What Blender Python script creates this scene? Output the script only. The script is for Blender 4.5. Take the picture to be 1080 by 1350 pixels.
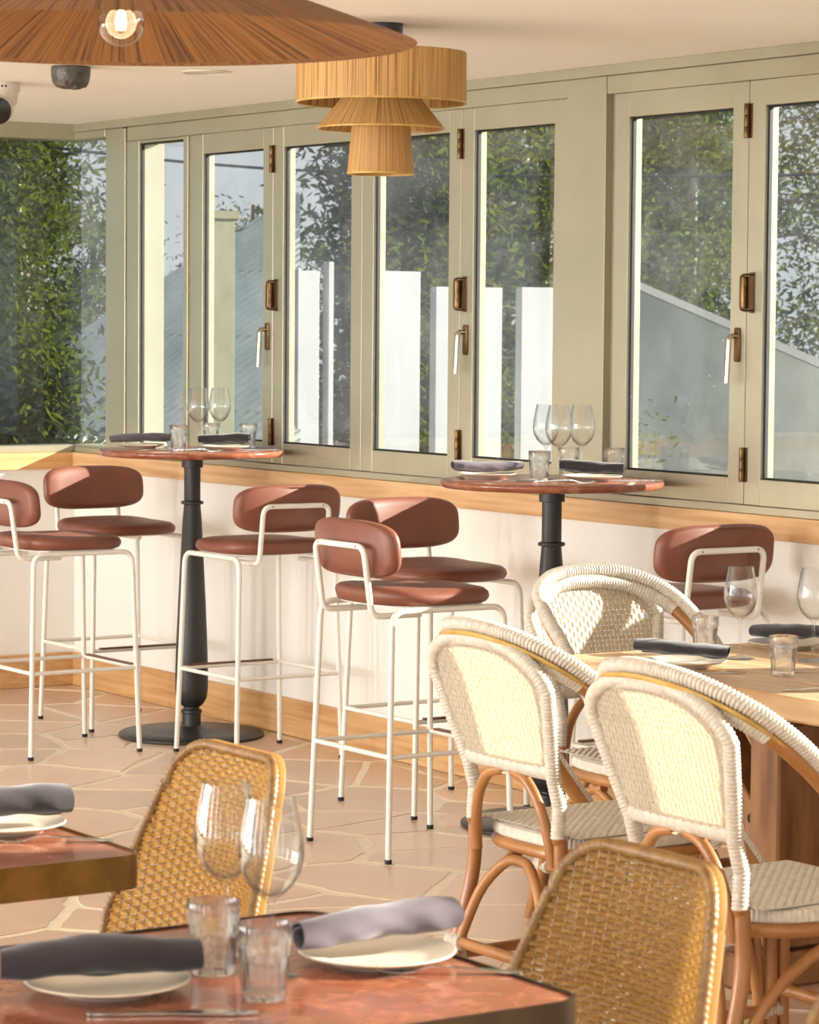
import bpy, math, random
import numpy as np
from mathutils import Vector, Matrix

for o in list(bpy.data.objects):
    bpy.data.objects.remove(o, do_unlink=True)
scene = bpy.context.scene
C = scene.collection
rng = random.Random(7)
R = math.radians
PI = math.pi

# ------------------------------------------------------------------ camera
F_PX = 3902.2
YAW, PITCH, ROLL = R(33.305), R(3.708), R(0.463)
CAM_POS = Vector((11.5605, -5.8475, 1.6))
fwd = Vector((-math.cos(YAW) * math.cos(PITCH), math.sin(YAW) * math.cos(PITCH), -math.sin(PITCH)))
rgt = fwd.cross(Vector((0, 0, 1))).normalized()
upv = rgt.cross(fwd)
rg2 = rgt * math.cos(ROLL) + upv * math.sin(ROLL)
up2 = upv * math.cos(ROLL) - rgt * math.sin(ROLL)
cam_d = bpy.data.cameras.new('camera')
cam = bpy.data.objects.new('camera', cam_d)
C.objects.link(cam)
m = Matrix((rg2, up2, -fwd)).transposed().to_4x4()
m.translation = CAM_POS
cam.matrix_world = m
cam_d.sensor_fit = 'HORIZONTAL'
cam_d.sensor_width = 24.0
cam_d.lens = F_PX / 1080 * 24.0
cam_d.clip_start = 0.05
cam_d.clip_end = 400
cam_d.dof.use_dof = True
cam_d.dof.focus_distance = 8.2
cam_d.dof.aperture_fstop = 12.0
scene.camera = cam

# ------------------------------------------------------------------ sky, sun, added fill
W = bpy.data.worlds.new('sky')
scene.world = W
W.use_nodes = True
nt = W.node_tree
nt.nodes.clear()
wo = nt.nodes.new('ShaderNodeOutputWorld')
bg = nt.nodes.new('ShaderNodeBackground')
tc = nt.nodes.new('ShaderNodeTexCoord')
sx = nt.nodes.new('ShaderNodeSeparateXYZ')
cr = nt.nodes.new('ShaderNodeValToRGB')
cr.color_ramp.elements[0].position = 0.0
cr.color_ramp.elements[0].color = (0.84, 0.88, 0.91, 1)
cr.color_ramp.elements[1].position = 0.5
cr.color_ramp.elements[1].color = (0.56, 0.69, 0.84, 1)
nt.links.new(tc.outputs['Generated'], sx.inputs[0])
nt.links.new(sx.outputs['Z'], cr.inputs['Fac'])
nt.links.new(cr.outputs[0], bg.inputs['Color'])
bg.inputs['Strength'].default_value = 0.72
nt.links.new(bg.outputs[0], wo.inputs[0])

SUN_K, SUN_S = 0.40, 0.372        # sunlight comes from +Y, a little from +X, low
sd = bpy.data.lights.new('sun', 'SUN')
sd.energy = 20.0
sd.color = (1.0, 0.94, 0.84)
sd.angle = R(0.55)
sun = bpy.data.objects.new('sun', sd)
C.objects.link(sun)
sun.rotation_euler = Vector((SUN_K, 1.0, SUN_S)).to_track_quat('Z', 'Y').to_euler()

def area(name, loc, aim, sx_, sy_, power, col):
    d = bpy.data.lights.new(name, 'AREA')
    d.shape = 'RECTANGLE'; d.size = sx_; d.size_y = sy_; d.energy = power; d.color = col
    o = bpy.data.objects.new(name, d); C.objects.link(o)
    o.location = loc
    o.rotation_euler = (Vector(loc) - Vector(aim)).to_track_quat('Z', 'Y').to_euler()
    return o
# added fill lights out of view, opposite the windows and at the right end
for k in range(6):
    area('added_fill_side_%d' % (k + 1), (1.2 + 2.3 * k, -9.6, 1.30), (1.2 + 2.3 * k, 0, 1.25), 1.0, 2.1, (195, 158, 112, 62, 38, 28)[k], (0.99, 1.0, 1.0))
for k in range(3):
    area('added_fill_end_%d' % (k + 1), (15.5, -2.2 - 2.4 * k, 1.30), (0, -2.2 - 2.4 * k, 1.25), 1.1, 2.1, 22, (0.99, 1.0, 1.0))

vs = scene.view_settings
vs.view_transform = 'Standard'
vs.look = 'None'
vs.exposure = 0.08
vs.gamma = 1.0
vs.use_curve_mapping = False
scene.cycles.transparent_max_bounces = 32
scene.cycles.sample_clamp_indirect = 6.0

# ------------------------------------------------------------------ helpers
def lin(c):
    return tuple((x / 12.92 if x <= 0.04045 else ((x + 0.055) / 1.055) ** 2.4) for x in [v / 255 for v in c])

class MB:
    def __init__(s): s.v = []; s.f = []
    def add(s, vs_, fs_):
        n = len(s.v); s.v += [tuple(p) for p in vs_]; s.f += [tuple(i + n for i in q) for q in fs_]; return s
    def box(s, x0, x1, y0, y1, z0, z1, b=0.0):
        if b <= 0:
            vs_ = [(x, y, z) for x in (x0, x1) for y in (y0, y1) for z in (z0, z1)]
            return s.add(vs_, [(0, 1, 3, 2), (4, 6, 7, 5), (0, 4, 5, 1), (2, 3, 7, 6), (0, 2, 6, 4), (1, 5, 7, 3)])
        b = min(b, (x1 - x0) * .45, (y1 - y0) * .45, (z1 - z0) * .45)
        X, Y, Z = (x0, x1), (y0, y1), (z0, z1)
        vs_ = []; idx = {}
        for i in (0, 1):
            for j in (0, 1):
                for k in (0, 1):
                    ix = X[i] + (b if i == 0 else -b); iy = Y[j] + (b if j == 0 else -b); iz = Z[k] + (b if k == 0 else -b)
                    idx[i, j, k, 0] = len(vs_); vs_.append((X[i], iy, iz))
                    idx[i, j, k, 1] = len(vs_); vs_.append((ix, Y[j], iz))
                    idx[i, j, k, 2] = len(vs_); vs_.append((ix, iy, Z[k]))
        fs_ = []
        for i in (0, 1):
            fs_.append([idx[i, 0, 0, 0], idx[i, 1, 0, 0], idx[i, 1, 1, 0], idx[i, 0, 1, 0]])
            fs_.append([idx[0, i, 0, 1], idx[1, i, 0, 1], idx[1, i, 1, 1], idx[0, i, 1, 1]])
            fs_.append([idx[0, 0, i, 2], idx[1, 0, i, 2], idx[1, 1, i, 2], idx[0, 1, i, 2]])
        for i in (0, 1):
            for j in (0, 1):
                fs_.append([idx[i, j, 0, 0], idx[i, j, 1, 0], idx[i, j, 1, 1], idx[i, j, 0, 1]])
                fs_.append([idx[i, 0, j, 0], idx[i, 1, j, 0], idx[i, 1, j, 2], idx[i, 0, j, 2]])
                fs_.append([idx[0, i, j, 1], idx[1, i, j, 1], idx[1, i, j, 2], idx[0, i, j, 2]])
                for k in (0, 1):
                    fs_.append([idx[i, j, k, 0], idx[i, j, k, 1], idx[i, j, k, 2]])
        return s.add(vs_, fs_)
    def tube(s, pts, r, n=8, cap=True, radii=None, flat=None, updir=None):
        P = [Vector(p) for p in pts]
        if len(P) < 2: return s
        T = []
        for i in range(len(P)):
            a = P[max(i - 1, 0)]; b_ = P[min(i + 1, len(P) - 1)]
            t = (b_ - a)
            T.append(t.normalized() if t.length > 1e-9 else Vector((0, 0, 1)))
        u = Vector(updir) if updir else Vector((0, 0, 1))
        if abs(u.dot(T[0])) > .95: u = Vector((1, 0, 0)) if abs(T[0].x) < .9 else Vector((0, 1, 0))
        vs_ = []
        for i, p in enumerate(P):
            u = (u - T[i] * u.dot(T[i]))
            u = u.normalized() if u.length > 1e-6 else T[i].orthogonal().normalized()
            w = T[i].cross(u)
            rr = radii[i] if radii else r
            for k in range(n):
                a = 2 * PI * k / n
                ca, sa = math.cos(a), math.sin(a)
                if flat: vs_.append(p + u * ca * rr * flat[0] + w * sa * rr * flat[1])
                else: vs_.append(p + (u * ca + w * sa) * rr)
        fs_ = []
        for i in range(len(P) - 1):
            for k in range(n):
                k2 = (k + 1) % n
                fs_.append((i * n + k, i * n + k2, (i + 1) * n + k2, (i + 1) * n + k))
        if cap:
            fs_.append(tuple(range(n - 1, -1, -1))); fs_.append(tuple((len(P) - 1) * n + k for k in range(n)))
        return s.add(vs_, fs_)
    def lathe(s, prof, n=32, cx=0, cy=0, cz=0, close=False):
        vs_ = []; fs_ = []; rings = []
        for r_, z_ in prof:
            if r_ < 1e-6:
                rings.append([len(vs_)]); vs_.append((cx, cy, cz + z_))
            else:
                st = len(vs_)
                for k in range(n):
                    a = 2 * PI * k / n
                    vs_.append((cx + r_ * math.cos(a), cy + r_ * math.sin(a), cz + z_))
                rings.append(list(range(st, st + n)))
        pairs = list(zip(rings[:-1], rings[1:]))
        if close: pairs.append((rings[-1], rings[0]))
        for a, b_ in pairs:
            if len(a) == 1 and len(b_) == 1: continue
            for k in range(n):
                k2 = (k + 1) % n
                if len(a) == 1: fs_.append((a[0], b_[k2], b_[k]))
                elif len(b_) == 1: fs_.append((a[k], a[k2], b_[0]))
                else: fs_.append((a[k], a[k2], b_[k2], b_[k]))
        return s.add(vs_, fs_)
    def prism(s, poly, z0, z1, bevel=0.0):
        n = len(poly)
        if bevel:
            cx = sum(p[0] for p in poly) / n; cy = sum(p[1] for p in poly) / n
            ins = []
            for x, y in poly:
                d = math.hypot(x - cx, y - cy) or 1
                ins.append((x - (x - cx) / d * bevel, y - (y - cy) / d * bevel))
            vs_ = [(x, y, z0) for x, y in poly] + [(x, y, z1 - bevel) for x, y in poly] + [(x, y, z1) for x, y in ins]
            fs_ = [tuple(range(n - 1, -1, -1)), tuple(range(2 * n, 3 * n))]
            for L in (0, 1):
                for k in range(n):
                    k2 = (k + 1) % n
                    fs_.append((L * n + k, L * n + k2, (L + 1) * n + k2, (L + 1) * n + k))
            return s.add(vs_, fs_)
        vs_ = [(x, y, z0) for x, y in poly] + [(x, y, z1) for x, y in poly]
        fs_ = [tuple(range(n - 1, -1, -1)), tuple(range(n, 2 * n))]
        for k in range(n):
            k2 = (k + 1) % n
            fs_.append((k, k2, n + k2, n + k))
        return s.add(vs_, fs_)
    def xf(s, M):
        s.v = [tuple(M @ Vector(p)) for p in s.v]; return s
    def build(s, name, mat, parent=None, smooth=True, ang=38, loc=None):
        me = bpy.data.meshes.new(name)
        me.from_pydata(s.v, [], s.f)
        if mat: me.materials.append(mat)
        if smooth and len(me.polygons):
            me.polygons.foreach_set('use_smooth', [True] * len(me.polygons))
            me.set_sharp_from_angle(angle=R(ang))
        me.update()
        o = bpy.data.objects.new(name, me); C.objects.link(o)
        if parent: o.parent = parent
        if loc: o.location = loc
        return o

def tag(o, label=None, cat=None, group=None, kind=None):
    if label: o['label'] = label
    if cat: o['category'] = cat
    if group: o['group'] = group
    if kind: o['kind'] = kind
    return o
def thing(name, label, cat, loc=(0, 0, 0), rz=0, group=None):
    o = bpy.data.objects.new(name, None); C.objects.link(o)
    o.empty_display_size = .05
    o.location = loc; o.rotation_euler = (0, 0, rz)
    return tag(o, label, cat, group)
def struct(name, mb, mat, parent=None, smooth=False):
    o = mb.build(name, mat, parent, smooth)
    if parent is None: o['kind'] = 'structure'
    return o
def dup(root, loc, rz=None, label=None, group=None):
    r = root.copy(); C.objects.link(r); r.location = loc
    if rz is not None: r.rotation_euler = (0, 0, rz)
    if label: r['label'] = label
    if group: r['group'] = group
    for ch in list(root.children):
        c = ch.copy(); C.objects.link(c); c.parent = r
        for g in list(ch.children):
            d = g.copy(); C.objects.link(d); d.parent = c
    return r

def cat_rom(pts, per=8):
    P = [Vector(p) for p in pts]
    out = []
    for i in range(len(P) - 1):
        p0 = P[i - 1] if i > 0 else P[0] * 2 - P[1]
        p1, p2 = P[i], P[i + 1]
        p3 = P[i + 2] if i + 2 < len(P) else P[-1] * 2 - P[-2]
        for k in range(per):
            t = k / per
            out.append(0.5 * ((2 * p1) + (-p0 + p2) * t + (2 * p0 - 5 * p1 + 4 * p2 - p3) * t * t + (-p0 + 3 * p1 - 3 * p2 + p3) * t ** 3))
    out.append(P[-1])
    return out
def rounded(pts, rad, seg=5):
    """polyline with filleted corners"""
    P = [Vector(p) for p in pts]
    out = [P[0]]
    for i in range(1, len(P) - 1):
        a, b_, c = P[i - 1], P[i], P[i + 1]
        d1 = (a - b_); d2 = (c - b_)
        r_ = min(rad, d1.length * .49, d2.length * .49)
        p = b_ + d1.normalized() * r_; q = b_ + d2.normalized() * r_
        for k in range(seg + 1):
            t = k / seg
            out.append(p * (1 - t) ** 2 + b_ * 2 * t * (1 - t) + q * t * t)
    out.append(P[-1])
    return out
def resample(pts, step):
    P = [Vector(p) for p in pts]
    L = [0]
    for a, b_ in zip(P[:-1], P[1:]): L.append(L[-1] + (b_ - a).length)
    n = max(2, int(round(L[-1] / step)))
    out = []; j = 0
    for i in range(n + 1):
        d = L[-1] * i / n
        while j < len(L) - 2 and L[j + 1] < d: j += 1
        t = (d - L[j]) / max(L[j + 1] - L[j], 1e-9)
        out.append(P[j].lerp(P[j + 1], min(max(t, 0), 1)))
    return out
def wrapped(mb, pts, r, pitch=.0085, n=8, amp=.09, flat=None, cap=True):
    """tube with wrapped-strand ridges"""
    Q = resample(pts, pitch / 3)
    rad = [r * (1 + amp * (1 if i % 3 == 1 else (-1.2 if i % 3 == 0 else .6))) for i in range(len(Q))]
    return mb.tube(Q, r, n, cap, rad, flat)

# ------------------------------------------------------------------ materials
def nodes(name):
    mt = bpy.data.materials.new(name); mt.use_nodes = True
    t = mt.node_tree
    return mt, t, t.nodes['Principled BSDF'], t.nodes['Material Output']
def N(t, kind, **kw):
    n = t.nodes.new(kind)
    for k, v in kw.items():
        if k in n.inputs: n.inputs[k].default_value = v
        else: setattr(n, k, v)
    return n
def ramp(t, stops):
    n = t.nodes.new('ShaderNodeValToRGB')
    e = n.color_ramp.elements
    while len(e) < len(stops): e.new(0.5)
    for i, (p, c) in enumerate(stops):
        e[i].position = p; e[i].color = (*c, 1)
    return n
def mat(name, col, rough=.5, metal=0.0, col2=None, scale=8.0, stretch=(1, 1, 1), bump=0.0, bscale=None, bdist=.002,
        island=False, obrand=0.0, spec=.5, detail=4, sheen=0.0, contrast=(.35, .65), coat=0.0):
    mt, t, b, out = nodes(name)
    b.inputs['Roughness'].default_value = rough
    b.inputs['Metallic'].default_value = metal
    b.inputs['Specular IOR Level'].default_value = spec
    if coat: b.inputs['Coat Weight'].default_value = coat; b.inputs['Coat Roughness'].default_value = .08
    if sheen: b.inputs['Sheen Weight'].default_value = sheen
    c1 = lin(col)
    b.inputs['Base Color'].default_value = (*c1, 1)
    src = None
    co = N(t, 'ShaderNodeTexCoord'); mp = N(t, 'ShaderNodeMapping'); mp.inputs['Scale'].default_value = stretch
    t.links.new(co.outputs['Object'], mp.inputs['Vector'])
    vec = mp.outputs[0]
    if col2:
        nz = N(t, 'ShaderNodeTexNoise', Scale=scale, Detail=detail)
        t.links.new(vec, nz.inputs['Vector'])
        rp = ramp(t, [(contrast[0], c1), (contrast[1], lin(col2))])
        t.links.new(nz.outputs['Fac'], rp.inputs[0]); src = rp.outputs[0]
    if island or obrand:
        gi = N(t, 'ShaderNodeNewGeometry') if island else N(t, 'ShaderNodeObjectInfo')
        rv = gi.outputs['Random Per Island'] if island else gi.outputs['Random']
        hs = N(t, 'ShaderNodeHueSaturation')
        mr = N(t, 'ShaderNodeMapRange'); a = obrand or .25
        mr.inputs['To Min'].default_value = 1 - a; mr.inputs['To Max'].default_value = 1 + a
        t.links.new(rv, mr.inputs['Value']); t.links.new(mr.outputs[0], hs.inputs['Value'])
        if src: t.links.new(src, hs.inputs['Color'])
        else: hs.inputs['Color'].default_value = (*c1, 1)
        src = hs.outputs[0]
    if src: t.links.new(src, b.inputs['Base Color'])
    if bump:
        n2 = N(t, 'ShaderNodeTexNoise', Scale=bscale or scale * 3, Detail=5)
        t.links.new(vec, n2.inputs['Vector'])
        bp = N(t, 'ShaderNodeBump', Strength=bump, Distance=bdist)
        t.links.new(n2.outputs['Fac'], bp.inputs['Height']); t.links.new(bp.outputs[0], b.inputs['Normal'])
    return mt
def add_translucent(mt, col, fac):
    t = mt.node_tree; b = t.nodes['Principled BSDF']; out = t.nodes['Material Output']
    tr = N(t, 'ShaderNodeBsdfTranslucent'); tr.inputs['Color'].default_value = (*lin(col), 1)
    mx = N(t, 'ShaderNodeMixShader'); mx.inputs[0].default_value = fac
    t.links.new(b.outputs[0], mx.inputs[1]); t.links.new(tr.outputs[0], mx.inputs[2]); t.links.new(mx.outputs[0], out.inputs[0])
    return mt
def schlick(t, f0, power=5.0):
    lw = N(t, 'ShaderNodeLayerWeight', Blend=.5)
    pw = N(t, 'ShaderNodeMath', operation='POWER'); pw.inputs[1].default_value = power
    t.links.new(lw.outputs['Facing'], pw.inputs[0])
    ma = N(t, 'ShaderNodeMath', operation='MULTIPLY_ADD'); ma.inputs[1].default_value = 1 - f0; ma.inputs[2].default_value = f0
    t.links.new(pw.outputs[0], ma.inputs[0])
    return ma.outputs[0], pw.outputs[0]
def pane_glass(name, dust=.02):
    mt, t, b, out = nodes(name); t.nodes.remove(b)
    tr = N(t, 'ShaderNodeBsdfTransparent'); tr.inputs['Color'].default_value = (.95, .965, .96, 1)
    gl = N(t, 'ShaderNodeBsdfGlossy', Roughness=.004)
    f, _ = schlick(t, .042)
    mx = N(t, 'ShaderNodeMixShader'); t.links.new(f, mx.inputs[0]); t.links.new(tr.outputs[0], mx.inputs[1]); t.links.new(gl.outputs[0], mx.inputs[2])
    # dust and dried drops on the panes
    co = N(t, 'ShaderNodeTexCoord')
    n1 = N(t, 'ShaderNodeTexNoise', Scale=2.2, Detail=6, Roughness=.7); t.links.new(co.outputs['Object'], n1.inputs['Vector'])
    r1 = ramp(t, [(.35, (0, 0, 0)), (.75, (1, 1, 1))]); t.links.new(n1.outputs['Fac'], r1.inputs[0])
    n2 = N(t, 'ShaderNodeTexVoronoi', Scale=26.0); t.links.new(co.outputs['Object'], n2.inputs['Vector'])
    r2 = ramp(t, [(.0, (1, 1, 1)), (.07, (0, 0, 0))]); t.links.new(n2.outputs['Distance'], r2.inputs[0])
    m1 = N(t, 'ShaderNodeMath', operation='MULTIPLY'); m1.inputs[1].default_value = dust; t.links.new(r1.outputs[0], m1.inputs[0])
    m2 = N(t, 'ShaderNodeMath', operation='MULTIPLY_ADD'); m2.inputs[1].default_value = .35; t.links.new(r2.outputs[0], m2.inputs[0]); t.links.new(m1.outputs[0], m2.inputs[2])
    df = N(t, 'ShaderNodeBsdfTranslucent'); df.inputs['Color'].default_value = (.85, .87, .88, 1)
    m3 = N(t, 'ShaderNodeMixShader'); t.links.new(m2.outputs[0], m3.inputs[0]); t.links.new(mx.outputs[0], m3.inputs[1]); t.links.new(df.outputs[0], m3.inputs[2])
    t.links.new(m3.outputs[0], out.inputs[0])
    return mt
def ware_glass(name, refr=.0):
    mt, t, b, out = nodes(name); t.nodes.remove(b)
    tr = N(t, 'ShaderNodeBsdfTransparent')
    f, p = schlick(t, .035, 2.6)
    rp = ramp(t, [(.0, (.975, .98, .978)), (1.0, (.62, .65, .66))]); t.links.new(p, rp.inputs[0]); t.links.new(rp.outputs[0], tr.inputs['Color'])
    gl = N(t, 'ShaderNodeBsdfGlossy', Roughness=.01)
    mx = N(t, 'ShaderNodeMixShader'); t.links.new(f, mx.inputs[0]); t.links.new(tr.outputs[0], mx.inputs[1]); t.links.new(gl.outputs[0], mx.inputs[2])
    last = mx.outputs[0]
    if refr:
        gg = N(t, 'ShaderNodeBsdfGlass', Roughness=.0, IOR=1.45)
        m2 = N(t, 'ShaderNodeMixShader'); m2.inputs[0].default_value = refr
        t.links.new(last, m2.inputs[1]); t.links.new(gg.outputs[0], m2.inputs[2]); last = m2.outputs[0]
    t.links.new(last, out.inputs[0])
    return mt
def emit(name, col, s):
    mt, t, b, out = nodes(name); t.nodes.remove(b)
    e = N(t, 'ShaderNodeEmission', Strength=s); e.inputs[0].default_value = (*lin(col), 1)
    t.links.new(e.outputs[0], out.inputs[0]); return mt

M = {}
M['wall'] = mat('painted_plaster', (240, 236, 229), .75, bump=.06, bscale=60, bdist=.001)
M['ceiling'] = mat('ceiling_paint', (240, 235, 228), .8, bump=.04, bscale=40, bdist=.001)
M['frame'] = mat('sage_powdercoat', (180, 176, 153), .36, .6, col2=(172, 168, 145), scale=3, bump=.02, bscale=200, bdist=.0004)
M['gasket'] = mat('black_rubber', (14, 14, 13), .6)
M['timber'] = mat('pale_timber', (222, 182, 134), .5, col2=(200, 154, 104), scale=2.2, stretch=(1, 6, 22), bump=.05, bscale=6)
M['timber_v'] = mat('skirting_timber', (216, 172, 120), .48, col2=(192, 144, 92), scale=2.2, stretch=(1.2, 5, 20), bump=.05, bscale=6)
M['brass'] = mat('aged_brass', (120, 94, 60), .36, .85, col2=(92, 70, 44), scale=20)
M['chrome'] = mat('satin_nickel', (190, 182, 165), .25, 1.0)
M['pane'] = pane_glass('window_glass')
M['stone'] = mat('rose_limestone', (206, 172, 146), .28, col2=(220, 190, 164), scale=3.0, detail=7, obrand=.13, bump=.10, bscale=22, bdist=.0015, contrast=(.25, .75))
M['grout'] = mat('sand_grout', (242, 230, 206), .55, col2=(234, 218, 190), scale=30, bump=.2, bscale=120, bdist=.002)
M['leather'] = mat('tan_leather', (130, 78, 59), .42, col2=(120, 70, 53), scale=6, bump=.10, bscale=260, bdist=.0004)
M['cream'] = mat('cream_steel', (236, 232, 222), .35)
M['black'] = mat('cast_iron_black', (44, 42, 39), .42, bump=.05, bscale=120, bdist=.0005)
M['rubber'] = mat('foot_rubber', (30, 28, 26), .7)
M['bronze'] = mat('foot_plate_brown', (104, 66, 48), .45)
M['screw'] = mat('screw_steel', (150, 145, 135), .3, 1.0)
def red_stone():
    mt, t, b, out = nodes('red_marble')
    b.inputs['Roughness'].default_value = .16
    co = N(t, 'ShaderNodeTexCoord')
    v = N(t, 'ShaderNodeTexVoronoi', Scale=14.0); t.links.new(co.outputs['Object'], v.inputs['Vector'])
    n = N(t, 'ShaderNodeTexNoise', Scale=26.0, Detail=8, Distortion=.6); t.links.new(co.outputs['Object'], n.inputs['Vector'])
    r = ramp(t, [(.3, lin((132, 74, 52))), (.55, lin((144, 84, 60))), (.68, lin((168, 108, 80))), (.74, lin((138, 76, 54)))])
    t.links.new(n.outputs['Fac'], r.inputs[0])
    hs = N(t, 'ShaderNodeHueSaturation'); mr = N(t, 'ShaderNodeMapRange'); mr.inputs['To Min'].default_value = .95; mr.inputs['To Max'].default_value = 1.04
    sp = N(t, 'ShaderNodeSeparateColor'); t.links.new(v.outputs['Color'], sp.inputs[0]); t.links.new(sp.outputs[0], mr.inputs['Value'])
    t.links.new(mr.outputs[0], hs.inputs['Value']); t.links.new(r.outputs[0], hs.inputs['Color']); t.links.new(hs.outputs[0], b.inputs['Base Color'])
    return mt
M['redstone'] = red_stone()
M['napkin'] = mat('aubergine_linen', (50, 42, 48), .9, col2=(42, 34, 40), scale=14, bump=.35, bscale=420, bdist=.0006, sheen=.3)
M['napkin_pale'] = mat('sunlit_pale_linen', (104, 95, 104), .9, col2=(90, 80, 90), scale=14, bump=.35, bscale=420, bdist=.0006, sheen=.3)  # paler copy of the aubergine linen, sunlight put into its colour
M['plate'] = mat('cream_stoneware', (226, 214, 196), .28, col2=(218, 204, 184), scale=10)
M['steel'] = mat('cutlery_steel', (200, 196, 190), .16, 1.0)
M['ware'] = ware_glass('drinking_glass')
M['ware_fg'] = ware_glass('drinking_glass_heavy', .65)
M['white_cane'] = add_translucent(mat('white_woven_fibre', (208, 200, 186), .5, island=True, obrand=.06), (255, 248, 230), .46)
M['white_wrap'] = mat('white_wrapped_fibre', (212, 204, 190), .5, col2=(196, 187, 172), scale=60, stretch=(1, 1, 1), bump=.2, bscale=300, bdist=.001)
M['rattan'] = mat('honey_rattan', (178, 124, 72), .36, col2=(150, 98, 52), scale=9, stretch=(1, 1, .5), bump=.08, bscale=60, coat=.25)
M['cane_line'] = mat('yellow_cane', (204, 168, 92), .35, col2=(178, 138, 66), scale=20)
M['gold_weave'] = add_translucent(mat('golden_wicker', (156, 128, 82), .42, island=True, obrand=.14), (250, 218, 150), .45)
M['gold_rim'] = mat('wicker_rim', (148, 112, 64), .42, col2=(118, 84, 44), scale=40, bump=.2, bscale=200)
M['table_wood'] = mat('reclaimed_table_wood', (218, 186, 146), .34, col2=(180, 140, 98), scale=2.5, stretch=(1.2, 9, 9), bump=.12, bscale=9, bdist=.002, contrast=(.3, .7), obrand=.1)
M['trestle'] = mat('weathered_trestle_wood', (168, 120, 74), .5, col2=(118, 76, 42), scale=3, stretch=(7, 7, 1.1), bump=.2, bscale=10, bdist=.003, contrast=(.3, .7))
M['bolt'] = mat('dark_bolt', (40, 30, 24), .5, .6)
M['darkrim'] = mat('dark_bronze_edge', (62, 46, 30), .36, .6, col2=(48, 34, 22), scale=12)
M['brassrim'] = mat('brushed_brass_edge', (150, 118, 68), .32, .9, col2=(116, 88, 48), scale=12)
def raffia(name, c1, c2, scale, radial=False):
    mt, t, b, out = nodes(name)
    b.inputs['Roughness'].default_value = .6
    at = N(t, 'ShaderNodeAttribute'); at.attribute_name = 'fib'
    mp = N(t, 'ShaderNodeMapping'); mp.inputs['Scale'].default_value = (scale, 1.6, 1)
    t.links.new(at.outputs['Vector'], mp.inputs[0])
    n = N(t, 'ShaderNodeTexNoise', Scale=1.0, Detail=5, Roughness=.65); t.links.new(mp.outputs[0], n.inputs['Vector'])
    r = ramp(t, [(.38, lin(c2)), (.49, lin(c1)), (.62, tuple(min(1, x * 1.3) for x in lin(c1)))]); t.links.new(n.outputs['Fac'], r.inputs[0])
    t.links.new(r.outputs[0], b.inputs['Base Color'])
    bp = N(t, 'ShaderNodeBump', Strength=.7, Distance=.003); t.links.new(n.outputs['Fac'], bp.inputs['Height']); t.links.new(bp.outputs[0], b.inputs['Normal'])
    return add_translucent(mt, c1, .12)
M['raffia'] = raffia('raffia_fibre', (196, 152, 90), (118, 76, 34), 300)
M['raffia_dark'] = raffia('raffia_fibre_brown', (142, 96, 50), (70, 42, 18), 460)
M['bulbglass'] = ware_glass('bulb_glass')
M['filament'] = emit('lit_filament', (255, 196, 110), 14)
M['white_plastic'] = mat('white_plastic', (214, 204, 190), .4)
M['lens'] = mat('black_lens', (18, 15, 13), .2)
M['crinkle'] = mat('crinkled_grey_plastic', (84, 80, 74), .38, col2=(60, 56, 52), scale=30, bump=.8, bscale=45, bdist=.006)
# outside
M['ground'] = mat('dry_grass_ground', (104, 104, 66), .9, col2=(84, 78, 52), scale=.8)
M['roofing'] = mat('grey_corrugated_steel', (208, 212, 202), .5, 0, col2=(184, 190, 180), scale=1.2)
M['outwall'] = mat('pale_render', (232, 232, 224), .8, col2=(214, 215, 206), scale=2)
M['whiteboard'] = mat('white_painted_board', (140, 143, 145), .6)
M['olivepost'] = mat('olive_painted_post', (88, 86, 58), .5)
M['bark'] = mat('grey_bark', (112, 100, 84), .85, col2=(78, 66, 54), scale=5, stretch=(3, 3, .6), bump=.4, bscale=14, bdist=.02)
M['barkp'] = mat('pale_gum_bark', (150, 142, 126), .75, col2=(112, 100, 86), scale=3, stretch=(2, 2, .6), bump=.2, bscale=10, bdist=.01)
def leafmat(name, c, rnd):
    return add_translucent(mat(name, c, .85, island=True, obrand=rnd, spec=.12), (96, 108, 30), .30)
M['leaf_dark'] = leafmat('deep_green_leaves', (30, 39, 23), .5)
M['leaf_mid'] = leafmat('olive_green_leaves', (54, 65, 32), .5)
M['leaf_light'] = leafmat('yellow_green_leaves', (88, 98, 40), .5)
M['cable'] = mat('cable_sheath', (34, 34, 34), .6)
M['coping'] = mat('weathered_coping', (96, 98, 94), .9)

# ------------------------------------------------------------------ setting: shell
CEIL = 2.432
def to_px(p):
    v = Vector(p) - CAM_POS
    d = v.dot(fwd)
    if d < .3: return (-9999, -9999)
    return (540 + F_PX * v.dot(rg2) / d, 675 - F_PX * v.dot(up2) / d)

floor = struct('floor', MB().box(-.12, 16, -9.6, .12, -.15, -.002), M['grout'])
struct('ceiling', MB().box(-.15, 16, -9.6, .16, CEIL, CEIL + .2), M['ceiling'])
struct('wall_back', MB().box(-.12, 16, 0, .12, -.002, 1.016).box(8.95, 9.69, 0, .12, 1.016, CEIL).box(13.0, 16, 0, .12, 1.016, CEIL), M['wall'])
struct('wall_left', MB().box(-.12, 0, -9.6, 0, -.002, 1.016), M['wall'])
struct('baseboard_back', MB().box(.018, 6.0, -.018, 0, 0, .145, .003).box(6.0, 16, -.018, 0, 0, .145, .003), M['timber_v'])
struct('baseboard_left', MB().box(0, .018, -9.6, 0, 0, .145, .003), M['timber_v'])
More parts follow.
